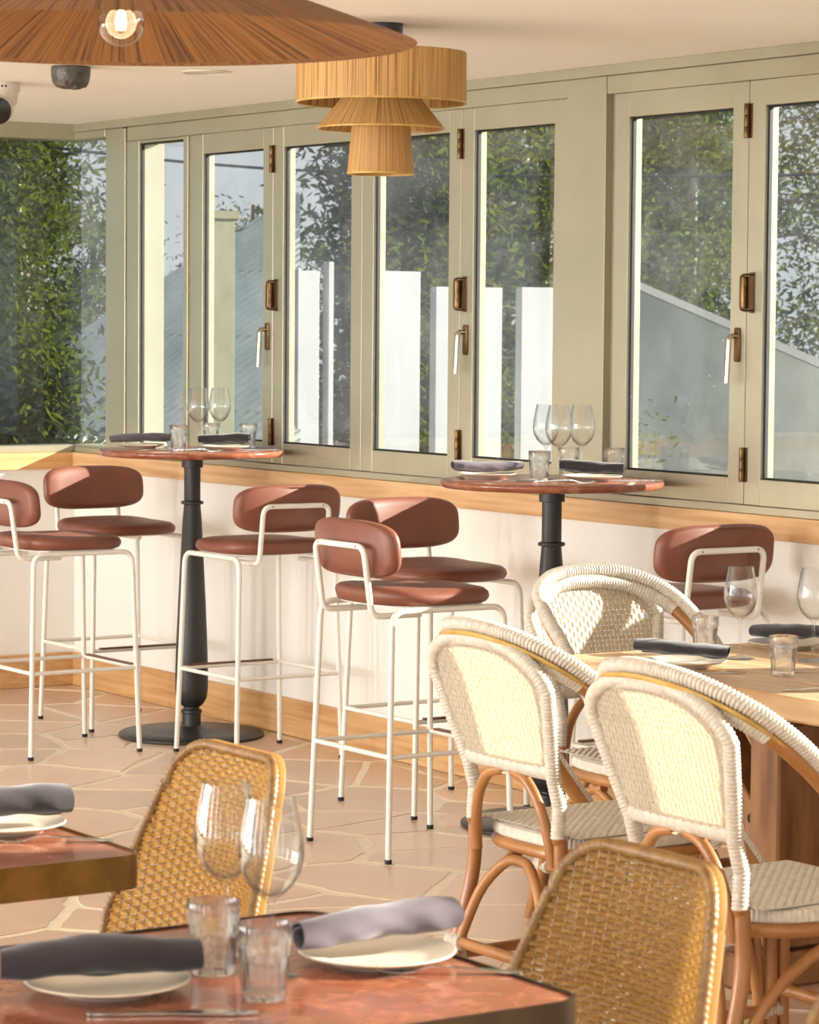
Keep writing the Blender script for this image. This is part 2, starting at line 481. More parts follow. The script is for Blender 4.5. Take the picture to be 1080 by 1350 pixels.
# timber band under the windows, in boards
t1 = struct('trim_1', MB().box(.02, 2.80, -.020, 0, .944, 1.016, .002), M['timber'])
MB().box(2.801, 6.2, -.020, 0, .944, 1.016, .002).build('board', M['timber'], t1, False)
MB().box(6.201, 16, -.020, 0, .944, 1.016, .002).build('board', M['timber'], t1, False)
mt_y = mat('pale_timber_side', (226, 176, 118), .5, col2=(205, 150, 92), scale=2.2, stretch=(6, 1, 22), bump=.05, bscale=6)
struct('trim_2', MB().box(0, .020, -9.6, 0, .944, 1.016, .002), mt_y)

# paving stones
def clip(poly, nx, ny, d):
    out = []
    for i in range(len(poly)):
        a, b_ = poly[i], poly[(i + 1) % len(poly)]
        da, db = a[0] * nx + a[1] * ny - d, b_[0] * nx + b_[1] * ny - d
        if da <= 0: out.append(a)
        if (da < 0 < db) or (db < 0 < da):
            t = da / (da - db); out.append((a[0] + (b_[0] - a[0]) * t, a[1] + (b_[1] - a[1]) * t))
    return out
prng = random.Random(21)
sites = []
X0, X1, Y0, Y1 = 0.02, 9.4, -5.2, -0.02
step = .42
for i in range(int((X1 - X0) / step) + 1):
    for j in range(int((Y1 - Y0) / step) + 1):
        if prng.random() < .20: continue
        sites.append((X0 + (i + .5 + prng.uniform(-.46, .46)) * step, Y0 + (j + .5 + prng.uniform(-.46, .46)) * step))
        if prng.random() < .26:
            sites.append((sites[-1][0] + prng.uniform(-.16, .16), sites[-1][1] + prng.uniform(-.16, .16)))
far_mb = MB()
for s_ in sites:
    poly = [(X0, Y0), (X1, Y0), (X1, Y1), (X0, Y1)]
    for q in sites:
        dx, dy = q[0] - s_[0], q[1] - s_[1]
        dd = dx * dx + dy * dy
        if dd < 1e-9 or dd > 2.4: continue
        poly = clip(poly, dx, dy, (q[0] ** 2 + q[1] ** 2 - s_[0] ** 2 - s_[1] ** 2) / 2)
        if not poly: break
    if len(poly) < 3: continue
    cx = sum(p[0] for p in poly) / len(poly); cy = sum(p[1] for p in poly) / len(poly)
    pts = []
    for i in range(len(poly)):
        a, b_ = poly[i], poly[(i + 1) % len(poly)]
        L = math.hypot(b_[0] - a[0], b_[1] - a[1])
        if L < .02: continue
        n = 2 if L < .15 else 4
        for k in range(n):
            t = (k + (0.12 if k == 0 else 0)) / n
            pts.append((a[0] + (b_[0] - a[0]) * t, a[1] + (b_[1] - a[1]) * t))
    if len(pts) < 3: continue
    g = []
    for x, y in pts:
        d = math.hypot(x - cx, y - cy)
        sh = min(prng.uniform(.011, .028), d * .5)
        g.append((x - (x - cx) / d * sh, y - (y - cy) / d * sh))
    px = to_px((cx, cy, 0))
    if -60 < px[0] < 1140 and 860 < px[1] < 1420:
        mb = MB().prism([(x - cx, y - cy) for x, y in g], -.006, prng.uniform(-.0008, .0004), .0015)
        mb.build('stone', M['stone'], floor, True, 30, (cx, cy, 0))
    else:
        far_mb.prism(g, -.006, 0, .002)
so = far_mb.build('stone_paving', M['stone'], floor, True, 30); so['kind'] = 'stuff'

# ------------------------------------------------------------------ windows
def trimbox(name, *bxs):
    mb = MB()
    for b_ in bxs: mb.box(*b_)
    return struct(name, mb, M['frame'])
trimbox('trim_3', (-.002, 16, -.012, .11, 2.397, CEIL, .002))                                       # fascia under the ceiling
trimbox('trim_4', (.49, 3.6, -.004, .10, 2.337, 2.3965, .002))
trimbox('trim_5', (3.815, 6.54, -.004, .10, 2.337, 2.3965, .002))
trimbox('trim_6', (6.87, 8.95, -.004, .10, 2.337, 2.3965, .002))
trimbox('trim_7', (9.69, 13.0, -.004, .10, 2.337, 2.3965, .002))
trimbox('trim_8', (.02, 8.95, -.010, .12, 1.0165, 1.0415, .002), (9.69, 13.0, -.010, .12, 1.0165, 1.0415, .002))   # sill channel
trimbox('trim_9', (.296, .470, -.003, .13, 1.042, 2.3965, .002))                                    # wide posts
trimbox('trim_10', (3.600, 3.813, -.006, .11, 1.042, 2.3965, .002), (3.813, 3.852, .022, .11, 1.042, 2.337, .001))
trimbox('trim_11', (6.54, 6.83, -.006, .11, 1.042, 2.3965, .002), (6.83, 6.87, .022, .11, 1.042, 2.337, .001))
trimbox('trim_12', (1.000, 1.052, .012, .06, 1.042, 2.337, .001))
trimbox('trim_13', (-.11, .012, -9.6, .10, 2.364, CEIL, .002), (.012, .296, -.008, .10, 2.364, 2.3965, .002))       # head over the left glazing
trimbox('trim_14', (-.11, .010, -9.6, .02, 1.0165, 1.047, .002), (.010, .296, .0, .10, 1.042, 1.052, .001))
trimbox('trim_15', (-.10, .0, -2.6, -2.5, 1.047, 2.364, .002), (-.10, .0, -5.6, -5.5, 1.047, 2.364, .002))

def frame_rect(mb, x0, x1, z0, z1, w, y0, y1, b=.0015):
    mb.box(x0, x0 + w, y0, y1, z0, z1, b); mb.box(x1 - w, x1, y0, y1, z0, z1, b)
    mb.box(x0 + w, x1 - w, y0, y1, z0, z0 + w, b); mb.box(x0 + w, x1 - w, y0, y1, z1 - w, z1, b)
    return mb
win_n = [0]
def new_window():
    win_n[0] += 1
    o = bpy.data.objects.new('window_%d' % win_n[0], None); C.objects.link(o); o['kind'] = 'structure'; o.empty_display_size = .05
    return o
def sash(x0, x1, z0=1.0425, z1=2.3365, st=.075, rb=.080, rt=.078, dep=.055):
    w = new_window()
    g = .0016
    x0 += g; x1 -= g
    for a, b_ in ((x0, x0 + st), (x1 - st, x1)):
        MB().box(a, b_, 0, dep, z0, z1, .002).build('stile', M['frame'], w, False)
    for a, b_ in ((z0, z0 + rb), (z1 - rt, z1)):
        MB().box(x0 + st + .0004, x1 - st - .0004, .0008, dep, a, b_, .001).build('rail', M['frame'], w, False)
    frame_rect(MB(), x0 + st, x1 - st, z0 + rb, z1 - rt, .006, .013, .027, .001).build('gasket', M['gasket'], w, False)
    MB().box(x0 + st + .004, x1 - st - .004, .018, .023, z0 + rb + .004, z1 - rt - .004).build('pane', M['pane'], w, False)
    return w
def hinge(w, x, z, h=.105):
    mb = MB()
    for k in range(3):
        zz = z - h / 2 + k * h / 3
        mb.lathe([(0, 0), (.0085, 0), (.0092, .002), (.0092, h / 3 - .002), (.0085, h / 3 - .0003), (0, h / 3 - .0003)], 12, x, -.008, zz)
    mb.box(x - .018, x + .018, -.0025, .001, z - h / 2, z + h / 2, .001)
    return mb.build('hinge', M['brass'], w)
def pull(w, x, z):
    mb = MB()
    pts = rounded([(x, .002, z - .055), (x, -.042, z - .055), (x, -.042, z + .055), (x, .002, z + .055)], .014, 6)
    mb.tube(pts, .0035, 8, True, None, (1.0, 3.0), (0, 0, 1))
    mb.box(x - .012, x + .012, -.003, .001, z - .062, z + .062, .001)
    return mb.build('pull_handle', M['brass'], w)
def lever(w, x, z):
    mb = MB()
    mb.box(x - .014, x + .014, -.008, .001, z - .02, z + .085, .006)
    o = mb.build('handle_plate', M['brass'], w)
    m2 = MB().tube(rounded([(x, -.006, z + .06), (x, -.036, z + .06), (x - .002, -.042, z - .085)], .018, 6), .0085, 10, True, None, (1, 1.25))
    m2.build('lever_handle', M['chrome'], w)
    return o

# fixed corner glazing and the narrow fixed light
w = new_window()
MB().box(.004, .300, .030, .038, 1.050, 2.366).build('pane', M['pane'], w, False)
w = new_window()
MB().box(-.004, .004, -2.5, .038, 1.045, 2.366).build('pane', M['pane'], w, False)
MB().box(-.004, .004, -5.5, -2.6, 1.045, 2.366).build('pane', M['pane'], w, False)
MB().box(-.004, .004, -9.6, -5.6, 1.045, 2.366).build('pane', M['pane'], w, False)
w = new_window()
MB().box(.472, .580, .004, .125, 1.042, 2.337, .002).build('stile', M['frame'], w, False)
MB().box(.962, .999, .004, .06, 1.042, 2.337, .002).build('stile', M['frame'], w, False)
MB().box(.581, .961, .005, .10, 1.042, 1.056, .001).build('rail', M['frame'], w, False)
MB().box(.581, .961, .005, .10, 2.325, 2.3365, .001).build('rail', M['frame'], w, False)
frame_rect(MB(), .580, .962, 1.056, 2.325, .006, .016, .030, .001).build('gasket', M['gasket'], w, False)
MB().box(.583, .959, .020, .026, 1.059, 2.322).build('pane', M['pane'], w, False)

SA = [1.054, 1.685, 2.328, 2.973, 3.599]
SB = [3.853, 4.529, 5.200, 5.870, 6.539]
wa = [sash(a, b_) for a, b_ in zip(SA[:-1], SA[1:])]
wb = [sash(a, b_) for a, b_ in zip(SB[:-1], SB[1:])]
wc = [sash(6.871, 7.78, st=.085), sash(7.78, 8.949, st=.085)]
wd = [sash(9.691, 10.8), sash(10.8, 11.9), sash(11.9, 12.999)]
for w, x in ((wa[0], 1.685), (wa[2], 2.973), (wb[0], 4.529), (wb[2], 5.870)):
    hinge(w, x, 2.215); hinge(w, x, 1.165); hinge(w, x, 1.692, .10)
    pull(w, x + .028, 1.692)
for w, x in ((wa[0], 1.648), (wb[0], 4.492), (wb[2], 5.833)):
    lever(w, x, 1.50)
lever(wa[3], 3.010, 1.50)
MB().box(.455, .485, -.004, 0, 2.392, 2.396).build('drip_slot', M['gasket'], wa[0], False)

# ------------------------------------------------------------------ outside
struct('ground', MB().box(-80, 30, .13, 90, -2.9, -2.6).box(-80, -.16, -60, .13, -2.9, -2.6), M['ground'])

# neighbour's corrugated roof: slopes up away from the windows
nb = thing('neighbour_house', 'neighbouring house with a grey corrugated roof beyond the corner windows', 'building', (-4.6, 3.0, -2.6))
def roofz(y): return 1.45 + .576 * (y - 3.1)
def rooftop(x): return max(2.2, min(4.85, 2.78 - (x + 2.7) * .6017))
mb = MB(); nx = 370; ns_ = 6
xs = [-6.2 + 4.5 * i / nx for i in range(nx + 1)]
vsx = []; fsx = []
for lay in (0, -.02):
    for j in range(ns_ + 1):
        for i, x in enumerate(xs):
            y = 2.15 + (rooftop(x) - 2.15) * j / ns_
            vsx.append((x + 4.6, y - 3.0, roofz(y) + 2.6 + lay + .026 * math.sin(i * 2 * PI / 10)))
n1 = nx + 1; lo_ = n1 * (ns_ + 1)
for j in range(ns_):
    for i in range(nx):
        q = (j * n1 + i, j * n1 + i + 1, (j + 1) * n1 + i + 1, (j + 1) * n1 + i)
        fsx.append(q); fsx.append(tuple(lo_ + k for k in reversed(q)))
for i in range(nx):
    fsx.append((i, lo_ + i, lo_ + i + 1, i + 1)); k = ns_ * n1
    fsx.append((k + i, k + i + 1, lo_ + k + i + 1, lo_ + k + i))
for j in range(ns_):
    k = j * n1; fsx.append((k, k + n1, lo_ + k + n1, lo_ + k)); k += nx
    fsx.append((k, lo_ + k, lo_ + k + n1, k + n1))
mb.add(vsx, fsx)
rf = mb.build('roof', M['roofing'], nb, True, 60)
for k in range(4):
    y = 2.45 + k * .72
    xr = min(-1.72, -2.7 + (2.78 - y) / .6017)
    MB().box(-1.62, xr + 4.6, y - 3.0 - .010, y - 3.0 + .010, roofz(y) + 2.6 + .008, roofz(y) + 2.6 + .016).build('fixing_strip', M['roofing'], rf, False)
MB().prism([(-1.5, -.6), (2.6, -.6), (2.6, -.5), (-1.4, 1.6), (-1.5, 1.6)], 0, 3.3).build('wall', M['outwall'], nb, False)
# pale wall with a sloping top further along
SHX, SHZ, SHS = -7.763, 1.888, -0.2664      # where its sloping top edge starts
sh = thing('boundary_wall', 'pale grey boundary wall with a sloping top outside the right-hand windows', 'wall', (SHX, 9.0, -2.6))
def shz(x): return SHZ + 2.6 + SHS * x
for nm, lo0, y0, y1, x0, x1, mm in (('wall', None, 0, .18, -1.4, 6.0, M['outwall']), ('coping', 0, -.01, .19, -1.42, 6.02, M['coping'])):
    vv = []
    for y in (y0, y1):
        for x in (x0, x1): vv.append((x, y, 0 if lo0 is None else shz(x)))
        for x in (x1, x0): vv.append((x, y, shz(x) - .002 if lo0 is None else shz(x) + .008))
    MB().add(vv, [(0, 1, 2, 3), (7, 6, 5, 4), (0, 4, 5, 1), (1, 5, 6, 2), (2, 6, 7, 3), (3, 7, 4, 0)]).build(nm, mm, sh, False)
# white boards of the screen outside
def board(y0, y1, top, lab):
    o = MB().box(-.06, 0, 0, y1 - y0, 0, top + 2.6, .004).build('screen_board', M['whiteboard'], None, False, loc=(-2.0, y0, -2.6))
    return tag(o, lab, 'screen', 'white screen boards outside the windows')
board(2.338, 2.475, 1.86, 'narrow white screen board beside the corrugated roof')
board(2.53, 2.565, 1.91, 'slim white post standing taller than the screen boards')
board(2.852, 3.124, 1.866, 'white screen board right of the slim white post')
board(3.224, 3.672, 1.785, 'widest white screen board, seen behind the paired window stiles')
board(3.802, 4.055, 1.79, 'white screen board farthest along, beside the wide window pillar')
o = MB().box(-.06, .06, -.06, .06, 0, 4.69, .006).box(-.075, .075, -.075, .075, 4.66, 4.70, .004).build('garden_post', M['olivepost'], None, False, loc=(-.508, 1.0, -2.6))
tag(o, 'olive green square post standing just outside the second window', 'post')

# trees
def tree(name, label, base, h, seed, leaf, bark, crown_z=(0.0, 1.0), spread=2.0, nbr=26, nleaf=3600, lsize=.07, trunk_r=.10, lean=(0, 0), group='trees outside the windows', trunks=1, clump=.34, core=0.0):
    r_ = random.Random(seed); nr = np.random.default_rng(seed)
    root = thing(name, label, 'tree', base, 0, group)
    tm = MB(); tips = []
    for q in range(trunks):
        ox, oy = (r_.uniform(-.5, .5), r_.uniform(-.5, .5)) if trunks > 1 else (0, 0)
        ctl = []
        for k in range(7):
            f_ = k / 6
            ctl.append((ox + lean[0] * f_ + r_.uniform(-.1, .1) * (k > 0), oy + lean[1] * f_ + r_.uniform(-.1, .1) * (k > 0), h * .97 * f_))
        tp = cat_rom(ctl, 4)
        tm.tube(tp, 1, 8, True, [trunk_r * (1 - .85 * i / (len(tp) - 1)) + .008 for i in range(len(tp))])
        for b_ in range(nbr // trunks):
            f_ = crown_z[0] + (crown_z[1] - crown_z[0]) * (b_ + r_.random()) / max(1, nbr // trunks)
            i = min(int(f_ * (len(tp) - 1)), len(tp) - 2)
            p = tp[i]
            a = r_.uniform(0, 2 * PI)
            L = spread * (1.05 - .6 * f_) * r_.uniform(.6, 1.1)
            up = r_.uniform(.1, .6)
            c1 = p + Vector((math.cos(a) * L * .5, math.sin(a) * L * .5, L * .5 * up + .1))
            c2 = p + Vector((math.cos(a + r_.uniform(-.3, .3)) * L, math.sin(a) * L, L * up * .7))
            bp = cat_rom([p, c1, c2], 4)
            r0 = trunk_r * (1 - .8 * f_) * .42
            tm.tube(bp, 1, 5, True, [r0 * (1 - .8 * k / (len(bp) - 1)) + .004 for k in range(len(bp))])
            tips += [(bp[3], .6), (bp[5], .9), (bp[6], 1.0), (bp[-1], 1.0)]
            for s2 in range(2):
                q2 = bp[4 + s2 * 2]
                a2 = a + r_.choice((-1, 1)) * r_.uniform(.5, 1.1)
                e = q2 + Vector((math.cos(a2), math.sin(a2), r_.uniform(-.25, .5))) * L * .4
                tm.tube([q2, (q2 + e) / 2 + Vector((0, 0, .04)), e], 1, 4, True, [r0 * .4, r0 * .3, .004])
                tips += [(e, 1.0), ((q2 + e) / 2, .8)]
    tm.build('trunk', bark, root)
    T = np.array([tuple(t[0]) for t in tips])
    idx = nr.integers(0, len(T), nleaf)
    cen = T[idx] + nr.normal(0, clump, (nleaf, 3)) * np.array([1, 1, .75])
    d = nr.normal(0, 1, (nleaf, 3)); d[:, 2] = d[:, 2] * .6 - .55
    d /= np.linalg.norm(d, axis=1, keepdims=True)
    e = np.cross(d, nr.normal(0, 1, (nleaf, 3))); e /= np.linalg.norm(e, axis=1, keepdims=True)
    ln = lsize * nr.uniform(.6, 1.3, (nleaf, 1)); wd_ = ln * nr.uniform(.22, .42, (nleaf, 1))
    V = np.stack([cen - d * ln / 2, cen + e * wd_ / 2, cen + d * ln / 2, cen - e * wd_ / 2], 1).reshape(-1, 3)
    me = bpy.data.meshes.new('foliage')
    me.from_pydata(V.tolist(), [], [(4 * i, 4 * i + 1, 4 * i + 2, 4 * i + 3) for i in range(nleaf)])
    me.materials.append(leaf)
    fo = bpy.data.objects.new('foliage', me); C.objects.link(fo); fo.parent = root
    return root
TG = [
    ('leafy_shrub', 'dense dark shrub low outside the left-hand glazing', (-2.05, 0.82, -2.6), 4.1, 29, 'leaf_dark', 'bark', dict(spread=.24, nbr=44, nleaf=22000, lsize=.075, crown_z=(.45, 1), clump=.12, trunk_r=.05)),
    ('bushy_tree', 'dark leafy tree close outside the left-hand glazing', (-3.35, 1.21, -2.6), 7.5, 23, 'leaf_dark', 'bark', dict(spread=.33, nbr=60, nleaf=30000, lsize=.062, crown_z=(.18, 1), clump=.17, trunk_r=.08)),
    ('bushy_tree', 'dark bushy tree at the left edge of the left-hand glazing', (-6.59, 2.12, -2.6), 8.5, 4, 'leaf_dark', 'bark', dict(spread=1.1, nbr=48, nleaf=28500, crown_z=(.15, 1))),
    ('gum_tree', 'pale-trunked tree in the left-hand glazing beside the glass corner', (-9.82, 4.51, -2.6), 8.5, 3, 'leaf_mid', 'barkp', dict(spread=.62, nbr=40, nleaf=17100, trunk_r=.09, crown_z=(.3, 1), clump=.22)),
    ('bushy_tree', 'dim dark tree far behind the left-hand glazing', (-13.84, 5.68, -2.6), 9.0, 16, 'leaf_dark', 'bark', dict(spread=1.25, nbr=48, nleaf=30000, lsize=.17, crown_z=(.1, 1))),
    ('bushy_tree', 'round green tree showing over the roof in the glass-corner pane', (-14.01, 7.26, -2.6), 5.5, 6, 'leaf_mid', 'bark', dict(spread=.8, nbr=40, nleaf=17100, crown_z=(.2, .95), clump=.17)),
    ('bushy_tree', 'low dark green tree above the roof in the first folding window', (-14.03, 9.05, -2.6), 5.5, 8, 'leaf_dark', 'bark', dict(spread=1.0, nbr=40, nleaf=19000, crown_z=(.25, .95), clump=.17)),
    ('conifer_tree', 'dark dense tree above the middle white screen boards', (-5.65, 5.38, -2.6), 8.5, 9, 'leaf_dark', 'bark', dict(spread=.72, nbr=64, nleaf=30000, lsize=.095, crown_z=(.25, 1), clump=.22)),
    ('gum_tree', 'pale-branched gum tree in the window beside the wide pillar', (-5.93, 6.78, -2.6), 8.5, 11, 'leaf_mid', 'barkp', dict(spread=.85, nbr=40, nleaf=17100, crown_z=(.25, 1), clump=.2, trunk_r=.12)),
    ('gum_tree', 'sunny yellow-green gum tree right of the wide pillar', (-10.08, 11.43, -2.6), 8.5, 12, 'leaf_light', 'barkp', dict(spread=.95, nbr=46, nleaf=19000, lsize=.085, crown_z=(.25, 1), clump=.2)),
    ('bushy_tree', 'dark leafy tree with open gaps in the rightmost window', (-9.62, 13.03, -2.6), 9.0, 13, 'leaf_dark', 'bark', dict(spread=1.35, nbr=46, nleaf=20900, lsize=.09, crown_z=(.2, 1))),
    ('bushy_tree', 'shadowy tree filling the gap behind the dense dark one', (-10.42, 9.07, -2.6), 9.0, 15, 'leaf_dark', 'bark', dict(spread=1.2, nbr=50, nleaf=30000, lsize=.17, crown_z=(.3, 1))),
    ('bushy_tree', 'shadowy tree filling the gap behind the yellow-green gum', (-13.86, 13.88, -2.6), 9.0, 14, 'leaf_dark', 'bark', dict(spread=1.3, nbr=50, nleaf=30000, lsize=.17, crown_z=(.15, 1))),
]
for n_, l_, b_, h_, s_, lf, bk, kw in TG:
    tree(n_, l_, b_, h_, s_, M[lf], M[bk], **kw)
cb = MB().tube(cat_rom([(-9, -3, 4.0), (-7, 2.5, 2.85), (-5.4, 6.5, 2.62), (-3.6, 11, 3.0), (0, 20, 4.9)], 10), .010, 6)
tag(cb.build('power_cable', M['cable']), 'thin dark overhead cable crossing the trees outside', 'cable')

# ------------------------------------------------------------------ bar tables
T1 = (1.655, -.335); T2 = (4.005, -.345); TZ = 1.10
def bar_table(loc, label):
    t = thing('bar_table', label, 'bar table', (*loc, 0), 0, 'round bar tables under the windows')
    MB().lathe([(0, TZ - .024), (.343, TZ - .024), (.350, TZ - .020), (.3535, TZ - .012), (.3535, TZ - .006), (.351, TZ - .001), (.347, TZ), (0, TZ)], 72).build('table_top', M['redstone'], t, True, 50)
    MB().box(-.135, .135, -.135, .135, TZ - .034, TZ - .0245, .003).build('mounting_plate', M['black'], t, False)
    MB().lathe([(0, .022), (.036, .022), (.036, .086), (.040, .089), (.040, .100), (.031, .104), (.031, .110), (.045, .122), (.058, .145), (.063, .18), (.0635, .24),
                (.060, .36), (.053, .52), (.045, .68), (.036, .84), (.0315, .89), (.042, .892), (.0435, .897), (.042, .902), (.0315, .905), (.0315, 1.03), (.041, 1.032), (.041, TZ - .0345), (0, TZ - .0345)], 32).build('column', M['black'], t)
    MB().lathe([(0, 0), (.274, 0), (.280, .004), (.280, .010), (.272, .016), (.20, .0225), (.055, .028), (.042, .036), (.0362, .040), (0, .040)], 64).build('base_plate', M['black'], t)
    return t
bar_table(T1, 'round red stone bar table nearest the glass corner')
bar_table(T2, 'round red stone bar table below the wide window pillar')

# ------------------------------------------------------------------ bar stools
def superellipse(a, b_, n, e):
    out = []
    for k in range(n):
        th = 2 * PI * k / n
        c, s = math.cos(th), math.sin(th)
        out.append((a * math.copysign(abs(c) ** (2 / e), c), b_ * math.copysign(abs(s) ** (2 / e), s)))
    return out
def pad_mesh(shape, prof):
    """shape: outline points (unit), prof: list of (inset fraction scale, z)"""
    n = len(shape); mb = MB(); vs_ = []; fs_ = []
    for sc, z in prof:
        vs_ += [(x * sc, y * sc, z) for x, y in shape]
    for L in range(len(prof) - 1):
        for k in range(n):
            k2 = (k + 1) % n
            fs_.append((L * n + k, L * n + k2, (L + 1) * n + k2, (L + 1) * n + k))
    fs_.append(tuple(range(n - 1, -1, -1))); fs_.append(tuple((len(prof) - 1) * n + k for k in range(n)))
    return mb.add(vs_, fs_)
def make_stool(label):
    t = thing('bar_stool', label, 'bar stool', (0, 0, 0), 0, 'terracotta leather bar stools at the bar tables')
    ft, tp, zt = .222, .200, .742
    r_ = .0095
    for sx_ in (-1, 1):
        for sy in (-1, 1):
            pts = rounded([(sx_ * ft, sy * ft, .006), (sx_ * tp, sy * tp, zt), (sx_ * tp, 0, zt)], .045, 7)
            lg = MB().tube(pts, r_, 10).build('leg', M['cream'], t)
            MB().lathe([(0, 0), (.0105, 0), (.0108, .012), (0, .012)], 12, sx_ * ft, sy * ft, 0).build('foot_cap', M['rubber'], lg)
    for y in (-.12, .0, .12):
        MB().box(-tp, tp, y - .011, y + .011, zt + .003, zt + .009).build('cross_bar', M['cream'], t, False)
    zf = .312
    f_ = ft - (ft - tp) * zf / zt
    for a, b_ in (((-f_, -f_), (-f_, f_)), ((f_, -f_), (f_, f_)), ((-f_, -f_), (f_, -f_)), ((-f_, f_), (f_, f_))):
        MB().tube([(*a, zf), (*b_, zf)], .0075, 8).build('foot_rail', M['cream'], t)
    MB().box(-f_ + .03, f_ - .03, f_ - .009, f_ + .012, zf + .0065, zf + .0125, .001).build('foot_plate', M['bronze'], t, False)
    # padded seat
    pr = [(.90, 0), (.965, .004), (.995, .014), (1.0, .022), (.985, .033), (.93, .0425), (.82, .0475), (.6, .050), (.3, .0505)]
    mb = pad_mesh(superellipse(.213, .208, 48, 3.1), pr)
    mb.v = [(x, y, z + .752 + (.012 * max(0, (-y - .05)) / .15 if z > .01 else 0)) for x, y, z in mb.v]
    mb.build('seat', M['leather'], t, True, 70)
    MB().prism(superellipse(.197, .192, 32, 3.1), .7505, .7535).build('seat_board', M['cream'], t)
    # back support loop
    w = .137
    pts = rounded([(-w, -.06, zt - .018), (-w, -.232, zt - .018), (-w, -.262, .932), (w, -.262, .932), (w, -.232, zt - .018), (w, -.06, zt - .018)], .034, 7)
    bs = MB().tube(pts, .0095, 10).build('back_support', M['cream'], t)
    for x, z in ((-.105, .932), (.105, .932), (-w, .80), (w, .80)):
        q = MB().lathe([(0, 0), (.0032, 0), (.0032, .002), (0, .002)], 8)
        yy = -.2712 if z > .9 else -.2500
        q.v = [(x + a, yy - c_, z + b_) for a, b_, c_ in q.v]
        q.build('screw', M['screw'], bs)
    # curved padded backrest
    hw, hz, th = .222, .086, .024
    nU, nV = 40, 18
    sh = superellipse(1, 1, 56, 3.6)
    layers = [(.90, -.9), (.965, -.65), (1.0, -.1), (1.0, .25), (.97, .7), (.90, 1.0), (.7, 1.12), (.35, 1.17)]
    vs_ = []; fs_ = []
    n = len(sh)
    for s_, d in layers:
        for u, v in sh:
            x = u * hw * s_; z = v * hz * s_
            y = -.225 + d * th + .40 * x * x * 1.5 - .10 * (z + .0)
            vs_.append((x, y, .921 + z))
    for L in range(len(layers) - 1):
        for k in range(n):
            k2 = (k + 1) % n
            fs_.append((L * n + k, (L + 1) * n + k, (L + 1) * n + k2, L * n + k2))
    fs_.append(tuple(range(n))); fs_.append(tuple((len(layers) - 1) * n + k for k in range(n - 1, -1, -1)))
    MB().add(vs_, fs_).build('backrest', M['leather'], t, True, 60)
    return t
stool = make_stool('bar stool cut off by the left edge, its back towards us')
stool.location = (1.71, -.93, 0)
GS = 'terracotta leather bar stools at the bar tables'
dup(stool, (1.165, -.405, 0), R(-90), 'bar stool in the corner with its leather back against the left wall', GS)
dup(stool, (2.225, -.370, 0), R(90), 'bar stool right of the corner bar table, seen from behind')
dup(stool, (4.085, -.925, 0), 0, 'bar stool nearest us in the middle, its round-cornered back towards us')
dup(stool, (3.48, -.435, 0), R(-90), 'bar stool behind the middle one, its sunlit backrest facing us')
dup(stool, (4.565, -.30, 0), R(90), 'bar stool behind the wooden dining table wine glasses')

# ------------------------------------------------------------------ weaving
def weave(mb, P, Nn, rows, cols, hs, wx, thick, amp, px, ps, rnd=None):
    """rows: list of (s, x0, x1); cols: list of (x, s0, s1); flat strips hs tall / wx wide"""
    def strip(pts, width_dir):
        base = len(mb.v); n = len(pts)
        for (c, nn, wv) in pts:
            mb.v += [tuple(c + wv + nn * thick), tuple(c - wv + nn * thick), tuple(c - wv - nn * thick), tuple(c + wv - nn * thick)]
        for i in range(n - 1):
            for k in range(4):
                k2 = (k + 1) % 4
                mb.f.append((base + i * 4 + k, base + i * 4 + k2, base + (i + 1) * 4 + k2, base + (i + 1) * 4 + k))
    for i, (s, x0, x1) in enumerate(rows):
        if x1 - x0 < px: continue
        n = max(2, int(round((x1 - x0) / (px / 2))))
        pts = []
        for k in range(n + 1):
            x = x0 + (x1 - x0) * k / n
            nn = Nn(x, s); c = P(x, s) + nn * amp * math.cos(PI * x / px + PI * i)
            wv = (P(x, s + .002) - P(x, s - .002)).normalized() * hs / 2
            pts.append((c, nn, wv))
        strip(pts, None)
    for i, (x, s0, s1) in enumerate(cols):
        if s1 - s0 < ps: continue
        n = max(2, int(round((s1 - s0) / (ps / 1.5))))
        pts = []
        for k in range(n + 1):
            s = s0 + (s1 - s0) * k / n
            nn = Nn(x, s)
            wv = (P(x + .002, s) - P(x - .002, s)).normalized() * wx / 2
            pts.append((P(x, s), nn, wv))
        strip(pts, None)
    return mb
def numnormal(P, flip=1):
    def f(x, s):
        a = P(x + .003, s) - P(x - .003, s); b_ = P(x, s + .003) - P(x, s - .003)
        return a.cross(b_).normalized() * flip
    return f

